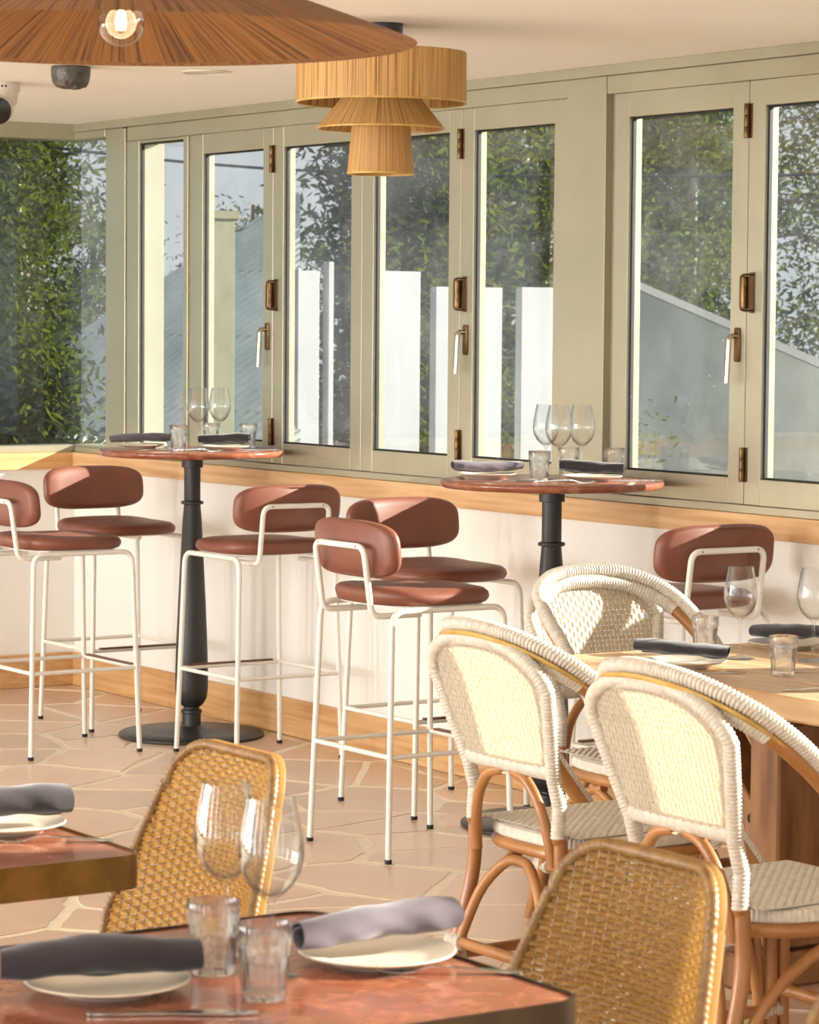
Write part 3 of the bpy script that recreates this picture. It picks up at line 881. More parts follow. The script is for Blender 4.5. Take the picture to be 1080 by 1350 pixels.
# ------------------------------------------------------------------ white bistro armchairs (face +Y)
def make_bistro(label):
    t = thing('bistro_chair', label, 'chair', (0, 0, 0), 0, 'white woven bistro chairs at the wooden table')
    ZB, ZT = .615, .905             # bottom bar and top of the back panel
    def yb(z): return -.235 - .085 * (z - .6) / .3 - .02 * max(0, (z - .8) / .12)
    def hw(z):                      # half width of the upright pair
        if z < .6: return .163
        if z < .80: return .163 + .052 * (z - .6) / .20
        f_ = min(1, (z - .80) / (ZT - .80)); return .215 * math.sqrt(max(0, 1 - f_ * f_))
    # uprights + arch (wrapped) and rear legs
    arch = []
    for k in range(0, 25):
        a = PI * k / 24
        z = .80 + (ZT - .80) * math.sin(a); x = .215 * math.cos(a)
        arch.append((x, yb(z), z))
    up_r = [(.164, -.222, .465), (.163, yb(.54), .54), (.163, yb(.6), .6), (.190, yb(.70), .70)]
    full = [Vector(p) for p in up_r] + [Vector(p) for p in arch] + [Vector((-p[0], p[1], p[2])) for p in reversed(up_r)]
    o = wrapped(MB(), full, .0165, .0085, 10, .07).build('back_frame', M['white_wrap'], t, True, 80)
    for s_ in (-1, 1):
        lp = cat_rom([(s_ * .164, -.222, .47), (s_ * .165, -.215, .44), (s_ * .172, -.225, .30), (s_ * .190, -.315, .0)], 8)
        lg = MB().tube(lp, .0165, 12).build('rear_leg', M['rattan'], t)
    # bottom bar of the panel
    wrapped(MB(), [(-.163, yb(ZB), ZB), (0, yb(ZB) - .004, ZB), (.163, yb(ZB), ZB)], .017, .008, 10, .06, (1.15, .8)).build('back_rail', M['white_wrap'], t, True, 80)
    # woven panel
    def P(x, s): return Vector((x, yb(s) - .03 * (x / .2) ** 2 * 0 - .012 * (1 - (x / .22) ** 2), s))
    Nn = numnormal(P)
    pt = .0132
    rows = []
    z = ZB + .012
    while z < ZT - .006:
        h = hw(z) - .004
        rows.append((z, -h, h)); z += pt
    cols = []
    x = -.212
    while x <= .2121:
        z0 = ZB + .008
        if abs(x) > .163: z0 = .6 + (abs(x) - .163) / .052 * .20 + .01
        z1 = .80 + (ZT - .80) * math.sqrt(max(0, 1 - (x / .215) ** 2)) - .006
        cols.append((x, z0, z1)); x += pt
    weave(MB(), P, Nn, rows, cols, .0118, .0075, .0009, .0022, pt, pt).build('woven_back', M['white_cane'], t, False)
    # outer hoop: back arch that sweeps forward as arms down to the seat
    half = [(.222, .175, .425), (.240, .10, .53), (.247, .0, .655), (.245, -.11, .765), (.235, -.20, .835), (.205, -.268, .880), (.14, -.315, .912), (.07, -.335, .925)]
    hoop = cat_rom(half + [(0, -.340, .929)] + [(-x, y, z) for x, y, z in reversed(half)], 8)
    def off(pts, dx, dz, dy):
        out = []
        for p in pts:
            s_ = max(-1, min(1, p.x / .2)); up = math.sqrt(max(0, 1 - s_ * s_))
            out.append(Vector((p.x + dx * s_, p.y + dy, p.z + dz)))
        return out
    wrapped(MB(), hoop, .0165, .0088, 10, .09, (1.0, 1.1)).build('hoop', M['white_wrap'], t, True, 80)
    MB().tube(off(hoop, -.004, -.017, -.017), .0058, 8).build('cane_trim', M['cane_line'], t)
    inner = off(hoop, -.012, -.032, .004)
    n = len(inner)
    for a, b_ in ((0, int(n * .27)), (int(n * .73), n)):
        MB().tube(inner[a:b_], .0165, 12).build('arm', M['rattan'], t)
    wrapped(MB(), inner[int(n * .27) - 1:int(n * .73) + 1], .0175, .0085, 10, .07).build('arm_wrapping', M['white_wrap'], t, True, 80)
    # seat
    def so(th):
        c, s = math.cos(th), math.sin(th)
        e = 2 / 3.2
        wx_ = .215 + .012 * s
        return (wx_ * math.copysign(abs(c) ** e, c), .012 + .212 * math.copysign(abs(s) ** e, s))
    ring = [so(2 * PI * k / 64) for k in range(64)]
    MB().tube([(x * .965, y * .965, .418) for x, y in ring] + [(ring[0][0] * .965, ring[0][1] * .965, .418)], .015, 10, False).build('seat_frame', M['rattan'], t)
    pr = [(.95, .428), (1.0, .436), (1.005, .446), (.985, .457), (.94, .4625), (.8, .464)]
    vs_ = []; fs_ = []; n = 64
    # pinched edge binding with wrap ridges
    n = 192
    for s_, z in pr:
        for k in range(n):
            x, y = so(2 * PI * k / n); f_ = s_ * (1 + (.006 if k % 2 else -.004) * (s_ > .9))
            vs_.append((x * f_, y * f_, z + (.0012 if k % 2 else 0)))
    for L in range(len(pr) - 1):
        for k in range(n):
            k2 = (k + 1) % n; fs_.append((L * n + k, L * n + k2, (L + 1) * n + k2, (L + 1) * n + k))
    fs_.append(tuple(range(n - 1, -1, -1))); fs_.append(tuple((len(pr) - 1) * n + k for k in range(n)))
    st = MB().add(vs_, fs_).build('seat', M['white_wrap'], t, True, 30)
    def SP(x, s): return Vector((x, s, .4665 + .002 * (1 - (x / .2) ** 2)))
    rows = []; cols = []
    pp = .0115
    s = -.185
    while s < .206:
        rows.append((s, -.19, .19)); s += pp
    x = -.19
    while x < .191:
        cols.append((x, -.188, .206)); x += pp
    weave(MB(), SP, numnormal(SP), rows, cols, .0100, .0065, .0008, .0019, pp, pp).build('seat_weave', M['white_wrap'], st, False)
    # front legs (doubled canes)
    for s_ in (-1, 1):
        MB().tube(cat_rom([(s_ * .198, .165, .42), (s_ * .200, .168, .22), (s_ * .204, .178, 0)], 5), .0160, 12).build('front_leg', M['rattan'], t)
        MB().tube(cat_rom([(s_ * .165, .180, .41), (s_ * .190, .195, .25), (s_ * .196, .205, .02)], 5), .0125, 10).build('leg_cane', M['rattan'], t)
        MB().tube(cat_rom([(s_ * .208, .12, .41), (s_ * .208, .137, .25), (s_ * .206, .145, .02)], 5), .0125, 10).build('leg_cane', M['rattan'], t)
        # side stretchers and side braces
        MB().tube([(s_ * .186, -.27, .15), (s_ * .204, .172, .15)], .0135, 10).build('stretcher', M['rattan'], t)
        MB().tube(cat_rom([(s_ * .190, -.275, .06), (s_ * .196, -.235, .20), (s_ * .200, -.16, .305), (s_ * .204, -.05, .375), (s_ * .206, .03, .398)], 6), .0125, 10).build('side_brace', M['rattan'], t)
        MB().tube(cat_rom([(s_ * .206, .15, .10), (s_ * .206, .12, .27), (s_ * .206, .06, .36), (s_ * .206, -.02, .40)], 6), .0115, 10).build('side_brace', M['rattan'], t)
        for (x, y) in ((.187, -.262), (.203, .165)):
            wrapped(MB(), [(s_ * x, y - .025 + .0, .15), (s_ * x, y + .03, .15)], .0185, .007, 10, .08).build('joint_wrap', M['white_wrap'], t, True, 80)
        # curved canes under the back rail
        MB().tube(cat_rom([(s_ * .018, -.240, .600), (s_ * .075, -.243, .583), (s_ * .118, -.238, .53), (s_ * .140, -.230, .46), (s_ * .146, -.222, .40)], 6), .0125, 10).build('back_brace', M['rattan'], t)
    # rear hairpin arch and stretchers
    MB().tube(cat_rom([(-.178, -.285, .03), (-.165, -.268, .15), (-.12, -.235, .30), (-.055, -.215, .375), (0, -.208, .39), (.055, -.215, .375), (.12, -.235, .30), (.165, -.268, .15), (.178, -.285, .03)], 6), .0125, 10).build('rear_arch', M['rattan'], t)
    MB().tube([(-.19, -.262, .185), (.19, -.262, .185)], .0135, 10).build('stretcher', M['rattan'], t)
    MB().tube([(-.2, .175, .20), (.2, .175, .20)], .0135, 10).build('stretcher', M['rattan'], t)
    for s_ in (-1, 1):
        wrapped(MB(), [(s_ * .145, -.262, .185), (s_ * .195, -.262, .185)], .0185, .007, 10, .08).build('joint_wrap', M['white_wrap'], t, True, 80)
    return t
ch = make_bistro('white woven bistro chair left of the wooden table, its back to us')
ch.location = (6.20, -1.815, 0)
dup(ch, (7.015, -1.975, 0), 0, 'white woven bistro chair nearest us at the wooden table')
dup(ch, (5.475, -1.055, 0), R(-90), 'white woven bistro chair at the table end, sunlit inside of its back facing us')

# ------------------------------------------------------------------ golden wicker chairs (face +Y in local space)
def make_wicker(label):
    t = thing('wicker_chair', label, 'chair', (0, 0, 0), 0, 'golden wicker chairs in the front row')
    Z0, Z1 = .40, .855
    rc = .075
    def wz(z): return .178 + .062 * min(1, (Z1 - .06 - z) / .24) if z < Z1 - .06 else .178
    def yb(x, z): return -.195 - .10 * (z - Z0) / (Z1 - Z0) + .05 * (x / .2) ** 2 - .01
    def hwid(z):
        w = wz(z)
        d = Z1 - z
        if d < rc: w -= rc - math.sqrt(max(0, rc * rc - (rc - d) ** 2))
        return w
    def P(x, s): return Vector((x, yb(x, s), s))
    Nn = numnormal(P)
    mb = MB()
    # round strands: rows over and under the stakes
    pz, px = .0080, .0175
    z = Z0; i = 0
    while z < Z1 - .008:
        h = hwid(z) - .002
        n = max(4, int(2 * h / (px / 3)))
        pts = []
        for k in range(n + 1):
            x = -h + 2 * h * k / n
            pts.append(P(x, z) + Nn(x, z) * .0034 * math.cos(PI * x / px + PI * i))
        mb.tube(pts, .0039, 5, False)
        z += pz; i += 1
    mb.build('woven_back', M['gold_weave'], t, True, 60)
    st = MB()
    x = -.234
    while x < .2341:
        zt = Z1 - .006
        while zt > Z0 and hwid(zt) < abs(x): zt -= .004
        if zt - Z0 > .05:
            st.tube([P(x, Z0 + (zt - Z0) * k / 14) for k in range(15)], .0030, 5, False)
        x += px
    st.build('stake', M['gold_rim'], t)
    rim = []
    zz = [Z0 + (Z1 - Z0) * k / 40 for k in range(41)]
    rgt_ = [(hwid(z) + .002, z) for z in zz if z < Z1 - .001] + [(hwid(Z1 - .0005), Z1)]
    # dense arc near the top corner
    pr = [(hwid(z) + .002, z) for z in np.linspace(Z0, Z1 - rc, 24)] + [(.178 - rc + rc * math.cos(a), Z1 - rc + rc * math.sin(a)) for a in np.linspace(0, PI / 2, 12)]
    outline = pr + [(-x, z) for x, z in reversed(pr)]
    path = [P(x, z) for x, z in outline]
    wrapped(MB(), path, .0092, .010, 8, .07).build('back_rim', M['gold_rim'], t, True, 80)
    path2 = [p + Vector((0, -.014, 0)) for p in path]
    MB().tube(path2, .0085, 8).build('rim_binding', M['gold_weave'], t)
    # woven seat
    mb = MB(); sp = superellipse(.225, .205, 40, 3.2)
    def SP(x, s): return Vector((x, s, .435 - .012 * (1 - (x / .22) ** 2)))
    i = 0; y = -.2
    while y < .21:
        n = 20
        mb.tube([SP(-.21 + .42 * k / n, y) + Vector((0, 0, .003 * math.cos(PI * k + PI * i))) for k in range(n + 1)], .0042, 5, False)
        y += .0095; i += 1
    mb.build('seat', M['gold_weave'], t, True, 60)
    MB().tube([(x, y, .43) for x, y in sp] + [(sp[0][0], sp[0][1], .43)], .013, 8, False).build('seat_rim', M['gold_rim'], t)
    for s_ in (-1, 1):
        MB().tube([(s_ * .19, .17, .43), (s_ * .205, .195, 0)], .014, 10).build('leg', M['rattan'], t)
        MB().tube([(s_ * .19, -.17, .43), (s_ * .205, -.215, 0)], .014, 10).build('leg', M['rattan'], t)
        MB().tube([(s_ * .2, .18, .2), (s_ * .2, -.19, .2)], .010, 8).build('stretcher', M['rattan'], t)
    return t
wk = make_wicker('golden wicker chair glowing behind the nearest wine glasses')
wk.location = (7.165, -3.60, 0); wk.rotation_euler = (0, 0, PI)
dup(wk, (8.325, -3.60, 0), PI, 'golden wicker chair at the bottom, lit only along its far edge')
dup(wk, (8.945, -3.60, 0), PI, 'golden wicker chair showing only a sliver at the lower right corner')

# ------------------------------------------------------------------ wooden dining table
DX0, DX1, DY0, DY1, DZ = 5.51, 7.75, -1.445, -.42, .752
dt = thing('dining_table', 'heavy reclaimed timber dining table with trestle legs', 'dining table', ((DX0 + DX1) / 2, (DY0 + DY1) / 2, 0))
cx, cy = (DX0 + DX1) / 2, (DY0 + DY1) / 2
nb_ = 5
for k in range(nb_):
    y0 = DY0 - cy + (DY1 - DY0) * k / nb_; y1 = DY0 - cy + (DY1 - DY0) * (k + 1) / nb_ - .0012
    MB().box(DX0 - cx, DX1 - cx, y0, y1, DZ - .058, DZ, .005).build('plank', M['table_wood'], dt, False)
for k, X in enumerate((6.105, 7.25)):
    x = X - cx
    MB().box(x - .055, x + .055, -.30, .30, .09, DZ - .115, .006).build('trestle_post', M['trestle'], dt, False)
    MB().box(x - .06, x + .06, -.42, .42, DZ - .115, DZ - .059, .006).build('bearer', M['trestle'], dt, False)
    MB().box(x - .075, x + .075, -.40, .40, 0, .085, .008).build('foot_beam', M['trestle'], dt, False)
    sgn = -1 if k == 0 else 1
    br = MB().box(-.03, .03, -.045, .045, -.27, .27, .004)
    br.xf(Matrix.Translation((x + sgn * .20, -.20, .48)) @ Matrix.Rotation(sgn * R(42), 4, 'Y'))
    bo = br.build('brace', M['trestle'], dt, False)
    for q in (0, 1):
        bt = MB().lathe([(0, 0), (.013, 0), (.013, .006), (0, .006)], 12)
        bt.v = [(x + sgn * .06 + q * sgn * .045 + a, -.2455 - c_, .345 + q * .04 + b_) for a, b_, c_ in bt.v]
        bt.build('bolt', M['bolt'], bo)
MB().box(6.16 - cx, 7.195 - cx, -.04, .04, .26, .36, .005).build('stretcher_beam', M['trestle'], dt, False)

# ------------------------------------------------------------------ front stone tables with metal edge
def edge_table(name, label, x0, x1, y0, y1, rim):
    cx, cy = (x0 + x1) / 2, (y0 + y1) / 2
    t = thing(name, label, 'dining table', (cx, cy, 0), 0, 'square red stone tables in the front row')
    a, b_, r_ = (x1 - x0) / 2, (y1 - y0) / 2, .045
    def rr(a, b_, r_, seg=7):
        out = []
        for sx_, sy, st in ((1, 1, 0), (-1, 1, 90), (-1, -1, 180), (1, -1, 270)):
            for k in range(seg + 1):
                th = R(st + 90 * k / seg)
                out.append((sx_ * (a - r_) + r_ * math.cos(th), sy * (b_ - r_) + r_ * math.sin(th)))
        return out
    zt = .750
    MB().prism(rr(a - .005, b_ - .005, r_ - .005), zt - .03, zt).build('stone_top', M['redstone'], t)
    o = rr(a, b_, r_); i_ = rr(a - .0045, b_ - .0045, r_ - .0045); n = len(o)
    vs_ = [(x, y, zt - .052) for x, y in o] + [(x, y, zt + .003) for x, y in o] + [(x, y, zt + .003) for x, y in i_] + [(x, y, zt - .052) for x, y in i_]
    fs_ = []
    for L in range(4):
        for k in range(n):
            k2 = (k + 1) % n; L2 = (L + 1) % 4
            fs_.append((L * n + k, L * n + k2, L2 * n + k2, L2 * n + k))
    MB().add(vs_, fs_).build('metal_edge', rim, t, True, 30)
    MB().prism(rr(a - .006, b_ - .006, r_ - .006), zt - .048, zt - .031).build('underlay', M['black'], t, False)
    MB().lathe([(0, .02), (.04, .02), (.04, zt - .049), (0, zt - .049)], 20).build('column', M['black'], t)
    MB().lathe([(0, 0), (.24, 0), (.245, .004), (.24, .012), (.05, .024), (0, .024)], 40).build('base_plate', M['black'], t)
    return t
edge_table('stone_table', 'red stone table nearest us with a dark bronze edge', 7.962, 8.622, -4.335, -3.640, M['darkrim'])
edge_table('stone_table', 'red stone table with a brass edge at the lower left', 6.795, 7.452, -4.335, -3.640, M['brassrim'])

# ------------------------------------------------------------------ tableware
def build_wine(m_):
    outer = [(.0, .0), (.036, .0), (.0372, .0012), (.034, .0028), (.018, .0055), (.007, .0095), (.0042, .016), (.0036, .04), (.0034, .075), (.0038, .092), (.0065, .1005),
             (.018, .109), (.030, .121), (.0385, .137), (.0425, .154), (.0428, .166), (.0405, .188), (.036, .212), (.0315, .2345)]
    inner = [(.0306, .2345), (.0351, .2115), (.0396, .188), (.0419, .166), (.0416, .154), (.0376, .1375), (.0292, .1222), (.017, .1112), (.005, .1055), (0, .1045)]
    return MB().lathe(outer + inner, 36)
def build_tumbler():
    # faceted duralex-like tumbler
    n = 54; vs_ = []; fs_ = []
    prof = [(0, .0), (.026, .0), (.0285, .002), (.0290, .006), (.0312, .040), (.0330, .066), (.0345, .070), (.0352, .094), (.0346, .0955), (.0337, .094), (.0328, .066), (.0298, .040), (.0268, .012), (0, .011)]
    rings = []
    for i, (r_, z) in enumerate(prof):
        if r_ == 0: rings.append([len(vs_)]); vs_.append((0, 0, z)); continue
        st = len(vs_)
        for k in range(n):
            a = 2 * PI * k / n
            fac = 1.0
            if 2 <= i <= 5: fac = 1 - .055 * abs(math.cos(4.5 * a)) ** .6 * (1 if i < 5 else .6)
            vs_.append((r_ * fac * math.cos(a), r_ * fac * math.sin(a), z))
        rings.append(list(range(st, st + n)))
    for a, b_ in zip(rings[:-1], rings[1:]):
        for k in range(n):
            k2 = (k + 1) % n
            if len(a) == 1: fs_.append((a[0], b_[k2], b_[k]))
            elif len(b_) == 1: fs_.append((a[k], a[k2], b_[0]))
            else: fs_.append((a[k], a[k2], b_[k2], b_[k]))
    return MB().add(vs_, fs_)
protos = {}
def item(kind, mb_fn, m_, loc, rz, label, cat, group, smooth_ang=50):
    key = (kind, m_.name)
    if key not in protos:
        o = mb_fn().build(kind, m_, None, True, smooth_ang); protos[key] = o
    else:
        o = protos[key].copy(); C.objects.link(o)
    o.location = loc; o.rotation_euler = (0, 0, rz)
    return tag(o, label, cat, group)
def wine(loc, label, m_=None): return item('wine_glass', lambda: build_wine(None), m_ or M['ware'], loc, 0, label, 'wine glass', 'stemmed wine glasses')
def tumbler(loc, label, m_=None, rz=.2): return item('tumbler', build_tumbler, m_ or M['ware_fg'], loc, rz, label, 'tumbler', 'faceted water tumblers', 30)
def build_plate(): return MB().lathe([(0, .003), (.052, .003), (.056, .0), (.060, .0), (.063, .004), (.088, .011), (.0985, .0145), (.0995, .016), (.098, .0172), (.088, .0145), (.066, .008), (.060, .0065), (0, .0065)], 56)
def plate(loc, label, s_=1.0):
    o = item('side_plate', build_plate, M['plate'], loc, 0, label, 'plate', 'cream side plates'); o.scale = (s_, s_, 1); return o
def napkin(loc, rz, label, m_, L=.215, a=.034, b_=.020, turns=1.7, seed=1, tail=True, bend=.0):
    r_ = random.Random(seed)
    t = thing('napkin', label, 'napkin', loc, rz, 'rolled linen napkins')
    ns, nl = 64, 26
    th = .0042
    ph = [r_.uniform(0, 6) for _ in range(6)]
    def sheet(L, a, b_, turns, off, dx0, yaw):
        vs_ = []; fs_ = []
        for j in range(nl + 1):
            f_ = j / nl; x = (f_ - .5) * L
            sc = 1 + .07 * math.sin(5 * f_ + ph[0]) + .04 * math.sin(13 * f_ + ph[1])
            sc *= 1 - .16 * abs(2 * f_ - 1) ** 5
            sag = .004 * math.sin(4 * f_ + ph[2])
            for i in range(ns + 1):
                u = i / ns; ang = -PI * .35 + u * (turns + .7) * 2 * PI
                k = 1 - .80 * u
                w_ = .0016 * math.sin(9 * f_ + 2 * ang + ph[3]) + .0009 * math.sin(23 * f_ - 3 * ang + ph[4])
                for q in (0, 1):
                    rr_ = k - q * th / b_ * .62
                    y = a * sc * rr_ * math.cos(ang) + w_ + bend * (f_ - .5) ** 2
                    z = b_ * (rr_ * math.sin(ang)) * sc + w_ * .5 + sag
                    vs_.append((x + dx0 + .01 * math.sin(u * 6) * (1 if j == nl else (-1 if j == 0 else 0)), y + off, z + b_ + .004))
        w_ = (ns + 1) * 2
        for j in range(nl):
            for i in range(ns):
                A = j * w_ + i * 2; B = A + 2; D_ = A + w_; E_ = D_ + 2
                fs_ += [(A, B, E_, D_), (A + 1, D_ + 1, E_ + 1, B + 1)]
            A = j * w_; fs_.append((A, A + w_, A + w_ + 1, A + 1))
            A = j * w_ + ns * 2; fs_.append((A, A + 1, A + w_ + 1, A + w_))
        for j in (0, nl):
            for i in range(ns):
                A = j * w_ + i * 2; fs_.append((A, A + 1, A + 3, A + 2) if j == 0 else (A, A + 2, A + 3, A + 1))
        m_b = MB().add(vs_, fs_)
        if yaw: m_b.xf(Matrix.Rotation(yaw, 4, 'Z'))
        return m_b
    sheet(L, a, b_, turns, 0, 0, 0).build('roll', m_, t, True, 75)
    if tail:
        tl = sheet(L * .62, a * .78, b_ * .75, 1.2, a * .55, L * .20, R(9)); tl.xf(Matrix.Translation((0, 0, .006)))
        tl.build('loose_fold', m_, t, True, 75)
    return t
def ribbon(prof, th):
    vs_ = []; fs_ = []
    for x, w_, z in prof: vs_ += [(x, -w_, z), (x, w_, z), (x, w_, z + th), (x, -w_, z + th)]
    for i in range(len(prof) - 1):
        for k in range(4):
            k2 = (k + 1) % 4; fs_.append((i * 4 + k, i * 4 + k2, (i + 1) * 4 + k2, (i + 1) * 4 + k))
    n = len(prof) - 1
    fs_ += [(3, 2, 1, 0), (n * 4, n * 4 + 1, n * 4 + 2, n * 4 + 3)]
    return vs_, fs_
def build_fork():
    mb = MB()
    mb.add(*ribbon([(-.095, .006, .001), (-.09, .0085, .0012), (-.05, .0065, .004), (0, .0038, .0075), (.025, .003, .008), (.038, .006, .005), (.048, .0115, .002), (.060, .0125, .0005), (.062, .0125, .0005)], .002))
    for k in range(4):
        y = -.0105 + k * .007
        v_, f_ = ribbon([(.061, .0021, .0005), (.080, .0019, .0012), (.098, .001, .006)], .0018)
        mb.add([(a, b_ + y, c_) for a, b_, c_ in v_], f_)
    return mb
def build_knife():
    mb = MB()
    mb.add(*ribbon([(-.105, .006, .001), (-.10, .0085, .001), (-.06, .008, .001), (-.01, .0055, .001), (.005, .005, .001), (.02, .0085, .0012), (.07, .0095, .0012), (.095, .007, .0012), (.105, .002, .0012)], .0028))
    return mb
def fork(loc, rz, label): return item('fork', build_fork, M['steel'], loc, rz, label, 'fork', 'steel forks')
def knife(loc, rz, label): return item('knife', build_knife, M['steel'], loc, rz, label, 'knife', 'steel knives')

CR, SR = math.cos(YAW), math.sin(YAW)
def rel(T, l, d, z):   # l metres along the window side, d metres away
    return (T[0] + l * SR - d * CR, T[1] + l * CR + d * SR, z)
AL = math.atan2(CR, SR)   # heading that runs left to right across the picture
for T, nm, seed in ((T1, 'the corner bar table', 11), (T2, 'the bar table under the wide pillar', 31)):
    z = TZ + .0004
    plate(rel(T, -.205, .06, z), 'cream side plate on the left of ' + nm, .95)
    napkin(rel(T, -.205, .06, z + .0165), AL + R(24), 'pale loosely folded napkin on the left of ' + nm, M['napkin_pale'], .225, .030, .019, 1.8, seed)
    plate(rel(T, .125, -.03, z), 'cream side plate on the right of ' + nm, .95)
    napkin(rel(T, .125, -.03, z + .0165), AL - R(15), 'rolled dark napkin on the right of ' + nm, M['napkin'], .185, .031, .023, 1.9, seed + 1, False)
    tumbler(rel(T, -.045, -.10, z), 'front tumbler in the middle of ' + nm)
    tumbler(rel(T, .060, .16, z), 'tumbler behind the wine glasses on ' + nm)
    tumbler(rel(T, .205, .14, z), 'tumbler at the right end of ' + nm)
    wine(rel(T, .020, .02, z), 'left one of the two wine glasses on ' + nm)
    wine(rel(T, .098, .10, z), 'right one of the two wine glasses on ' + nm)
    fork(rel(T, -.10, -.13, z), AL + R(20), 'fork lying before the plate on the left of ' + nm)
    knife(rel(T, .245, -.03, z), AL + R(6), 'knife at the right rim of ' + nm)
    fork(rel(T, .03, -.16, z), AL - R(14), 'fork lying beside the front tumbler on ' + nm)
wine(rel(T2, -.015, .13, TZ + .0004), 'wine glass standing behind the pair on the bar table under the wide pillar')
# dining table
z = DZ + .0004
plate((5.86, -1.28, z), 'cream side plate at the near corner of the wooden table')
napkin((5.85, -1.285, z + .0165), AL + R(-18), 'dark folded napkin on the plate behind the nearest white chair', M['napkin'], .215, .048, .022, 1.25, 51, False)
plate((5.66, -.79, z), 'cream side plate on the far side of the wooden table')
napkin((5.67, -.78, z + .0165), AL - R(34), 'dark rolled napkin on the far side of the wooden table', M['napkin'], .20, .044, .022, 1.7, 52, False)
tumbler((5.66, -1.06, z), 'tumbler left of the wine glass on the wooden table')
tumbler((6.12, -1.19, z), 'tumbler standing nearest on the wooden table')
wine((5.80, -1.06, z), 'wine glass in front of the stool on the wooden table, left one')
wine((5.93, -.93, z), 'wine glass behind the nearest tumbler on the wooden table')
knife((6.00, -1.34, z), AL + R(4), 'knife lying along the near edge of the wooden table')
fork((6.12, -1.06, z), AL + R(10), 'fork beside the nearest tumbler on the wooden table')
fork((6.40, -1.31, z), AL + R(6), 'fork at the right edge of the picture on the wooden table')
# nearest table
z = .7504
G = M['ware_fg']
tumbler((8.402, -3.985, z), 'tumbler closest to us on the nearest stone table', G)
tumbler((8.243, -3.968, z), 'tumbler further back on the nearest stone table', G, .5)
wine((8.165, -3.905, z), 'wine glass on the nearest stone table, left one of the pair')
wine((8.300, -3.915, z), 'wine glass on the nearest stone table, right one of the pair')
plate((8.295, -3.748, z), 'cream side plate on the right of the nearest stone table', 1.06)
napkin((8.290, -3.745, z + .0165), AL + R(32), 'sunlit grey napkin roll on the nearest stone table', M['napkin_pale'], .225, .033, .028, 2.0, 61, False)
plate((8.262, -4.132, z), 'cream side plate on the left of the nearest stone table', 1.06)
napkin((8.278, -4.150, z + .0120), AL + R(14), 'dark napkin roll with a loose fold at the bottom left', M['napkin'], .235, .036, .029, 1.8, 62)
fork((8.405, -3.705, z), AL - R(2) + PI, 'fork lying beside the sunlit napkin on the nearest stone table')
knife((8.42, -4.125, z), AL + R(3), 'knife lying before the dark napkin at the bottom')
fork((8.085, -4.035, z), AL + R(40), 'fork with its end showing behind the dark napkin')
# table at lower left
plate((7.135, -3.735, z), 'cream side plate on the brass-edged table')
napkin((7.142, -3.757, z + .0120), AL + R(24), 'dark napkin roll on the brass-edged table', M['napkin'], .235, .036, .031, 2.0, 63, False)
fork((7.268, -3.712, z), AL + R(2) + PI, 'fork lying across the corner of the brass-edged table')

# ------------------------------------------------------------------ pendants
def raffia_lathe(prof, n=160, m_=None, name='shade', parent=None, ul=1.0):
    mb = MB().lathe(prof, n, close=True)
    o = mb.build(name, m_, parent, True, 35)
    me = o.data
    at = me.attributes.new('fib', 'FLOAT_VECTOR', 'POINT')
    L = [0]
    for a, b_ in zip(prof[:-1], prof[1:]): L.append(L[-1] + math.hypot(b_[0] - a[0], b_[1] - a[1]))
    data = []
    for i in range(len(prof)):
        for k in range(n):
            a = 2 * PI * k / n
            # fold the angle so the pattern has no seam
            data += [abs(k - n / 2) / n, L[i] * ul, (1.0 if k < n / 2 else 7.3)]
    at.data.foreach_set('vector', data)
    return o
pd = thing('tiered_pendant', 'three-tiered straw-coloured raffia pendant lamp', 'pendant lamp', (4.484, -1.305, 0))
MB().lathe([(0, 2.405), (.058, 2.405), (.060, 2.409), (.060, CEIL - .0005), (0, CEIL - .0005)], 40).build('ceiling_rose', M['black'], pd)
MB().tube([(0, 0, 2.405), (0, 0, 2.33)], .006, 8).build('rod', M['black'], pd)
def tier(r0, z0, r1, z1):
    th = .004
    sh = raffia_lathe([(r1, z1), (r0, z0), (r0 - th, z0), (r1 - th, z1)], 200, M['raffia'], 'shade_tier', pd)
    for r_, z in ((r1, z1),):
        MB().tube([((r_ - .002) * math.cos(2 * PI * k / 72), (r_ - .002) * math.sin(2 * PI * k / 72), z) for k in range(73)], .0035, 6, False).build('binding', M['cane_line'], sh)
tier(.240, 2.352, .241, 2.212)
tier(.105, 2.235, .180, 2.140)
tier(.082, 2.16, .095, 2.013)
for a in range(3):
    th = a * 2 * PI / 3 + .4
    MB().tube([(0, 0, 2.345), (.237 * math.cos(th), .237 * math.sin(th), 2.345)], .003, 6).build('spoke', M['black'], pd)
    MB().tube([(0, 0, 2.23), (.105 * math.cos(th), .105 * math.sin(th), 2.23)], .003, 6).build('spoke', M['black'], pd)

BPX, BPY = 7.085, -3.497
bp_ = thing('cone_pendant', 'wide brown raffia cone pendant lamp with a glowing globe bulb', 'pendant lamp', (BPX, BPY, 0))
zr = 2.066
prof = [(.500, zr), (.47, zr + .012), (.30, zr + .072), (.12, zr + .128), (.045, zr + .15), (.042, zr + .144), (.12, zr + .122), (.30, zr + .066), (.47, zr + .006)]
raffia_lathe(prof, 260, M['raffia_dark'], 'shade', bp_)
MB().tube([(0, 0, zr + .14), (0, 0, CEIL)], .004, 8).build('cord', M['black'], bp_)
MB().lathe([(0, zr + .075), (.018, zr + .075), (.020, zr + .08), (.020, zr + .15), (0, zr + .15)], 20).build('socket', M['brass'], bp_)
zc = zr + .030
gl = MB().lathe([(0.0, -.04)] + [(.04 * math.sin(PI * k / 20), -.04 * math.cos(PI * k / 20)) for k in range(1, 18)] + [(.016, .045), (.015, .05)], 32, 0, 0, zc).build('bulb', M['bulbglass'], bp_)
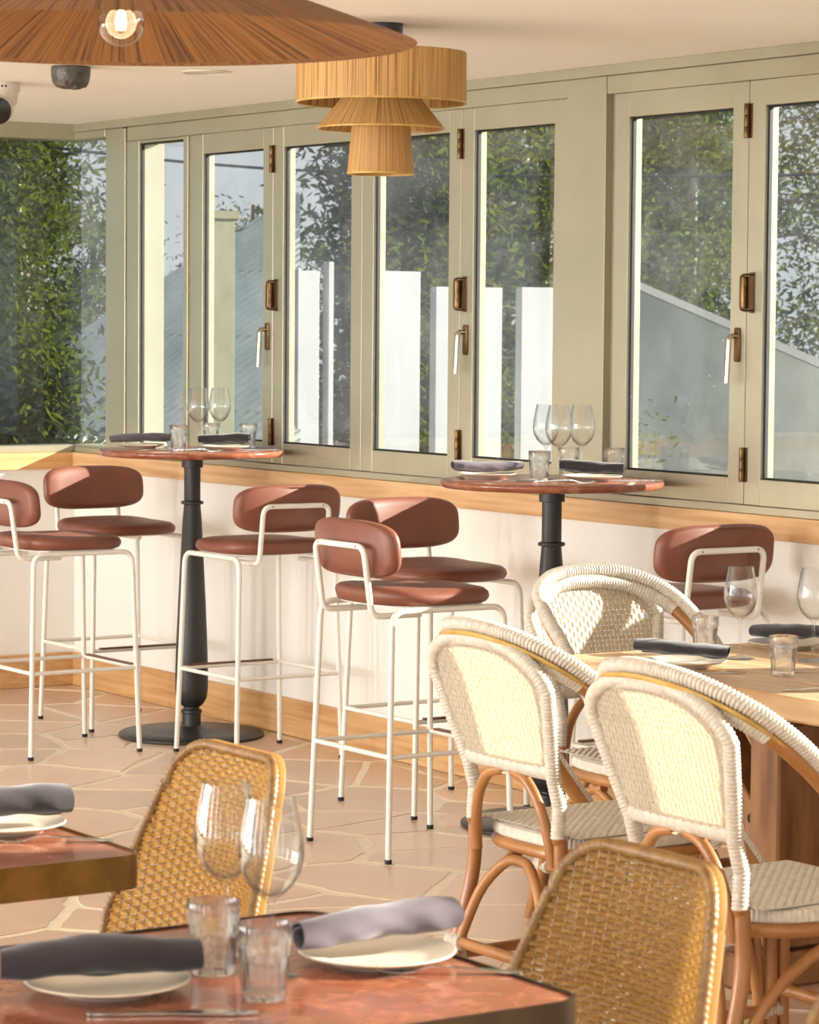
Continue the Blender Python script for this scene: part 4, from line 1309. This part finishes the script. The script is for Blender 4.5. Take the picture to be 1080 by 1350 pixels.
MB().lathe([(0, -.013), (.008, -.012), (.010, 0), (.008, .016), (.003, .022), (0, .022)], 14, 0, 0, zc).build('filament', M['filament'], gl)
ld = bpy.data.lights.new('bulb_light', 'POINT'); ld.energy = 1.2; ld.color = (1, .72, .42); ld.shadow_soft_size = .035
lo = bpy.data.objects.new('bulb_light', ld); C.objects.link(lo); lo.location = (BPX, BPY, zc)

# ------------------------------------------------------------------ ceiling fittings
sc_ = thing('security_camera', 'white turret security camera on the ceiling at the left edge', 'camera', (1.872, -1.246, 0))
MB().lathe([(0, CEIL - .0005), (.075, CEIL - .0005), (.075, CEIL - .028), (.068, CEIL - .036), (.062, CEIL - .075), (.05, CEIL - .085), (0, CEIL - .085)], 36).build('base', M['white_plastic'], sc_)
hd = MB().lathe([(0, -.05), (.03, -.045), (.05, -.02), (.054, 0), (.05, .03), (.047, .048), (.044, .05), (.040, .046), (.0, .044)], 32)
hd.xf(Matrix.Translation((.035, -.02, CEIL - .095)) @ Vector((.88, -.50, -.22)).to_track_quat('Z', 'Y').to_matrix().to_4x4())
hd.build('camera_ball', M['white_plastic'], sc_)
ln_ = MB().lathe([(0, .0445), (.046, .0455), (.049, .0485), (.046, .053), (.02, .058), (0, .059)], 28)
ln_.xf(Matrix.Translation((.035, -.02, CEIL - .095)) @ Vector((.88, -.50, -.22)).to_track_quat('Z', 'Y').to_matrix().to_4x4())
ln_.build('lens_window', M['lens'], sc_)
# small dark maker's mark on the base, facing into the room
mk = MB()
for k, (w_, h_) in enumerate(((.013, .005), (.005, .007), (.006, .008), (.006, .008))):
    a = R(-34) + R(10) * k - R(4) + (0 if k else -R(3))
    x, y = .0752 * math.cos(a), .0752 * math.sin(a)
    b = MB().box(-.0004, .0004, -w_ / 2, w_ / 2, -h_ / 2, h_ / 2)
    b.xf(Matrix.Translation((x, y, CEIL - .016)) @ Matrix.Rotation(a, 4, 'Z'))
    mk.add(b.v, b.f)
mk.build('maker_mark', M['lens'], sc_, False)

dm = MB(); n = 40; pr = [(0, 0), (.064, 0), (.066, -.006), (.064, -.03), (.060, -.05), (.050, -.064), (.03, -.072), (0, -.074)]
rr_ = random.Random(5)
dm.lathe(pr, n)
dm.v = [(x * (1 + rr_.uniform(-.05, .05) * (z < -.02)), y * (1 + rr_.uniform(-.05, .05) * (z < -.02)), z + rr_.uniform(-.004, .004) * (z < -.02)) for x, y, z in dm.v]
o = dm.build('covered_detector', M['crinkle'], None, True, 25, (2.66, -1.36, CEIL - .0005)); tag(o, 'dark grey dome detector wrapped in crinkled plastic on the ceiling', 'detector')
sp_ = thing('ceiling_speaker', 'flat round white speaker grille set in the ceiling', 'speaker', (2.767, -.905, 0))
MB().lathe([(0, CEIL - .0035), (.076, CEIL - .0035), (.076, CEIL - .0005), (0, CEIL - .0005)], 40).build('grille', M['white_plastic'], sp_)
MB().lathe([(.0765, CEIL - .0005), (.0765, CEIL - .006), (.082, CEIL - .005), (.084, CEIL - .0005)], 40, close=True).build('rim', M['white_plastic'], sp_)
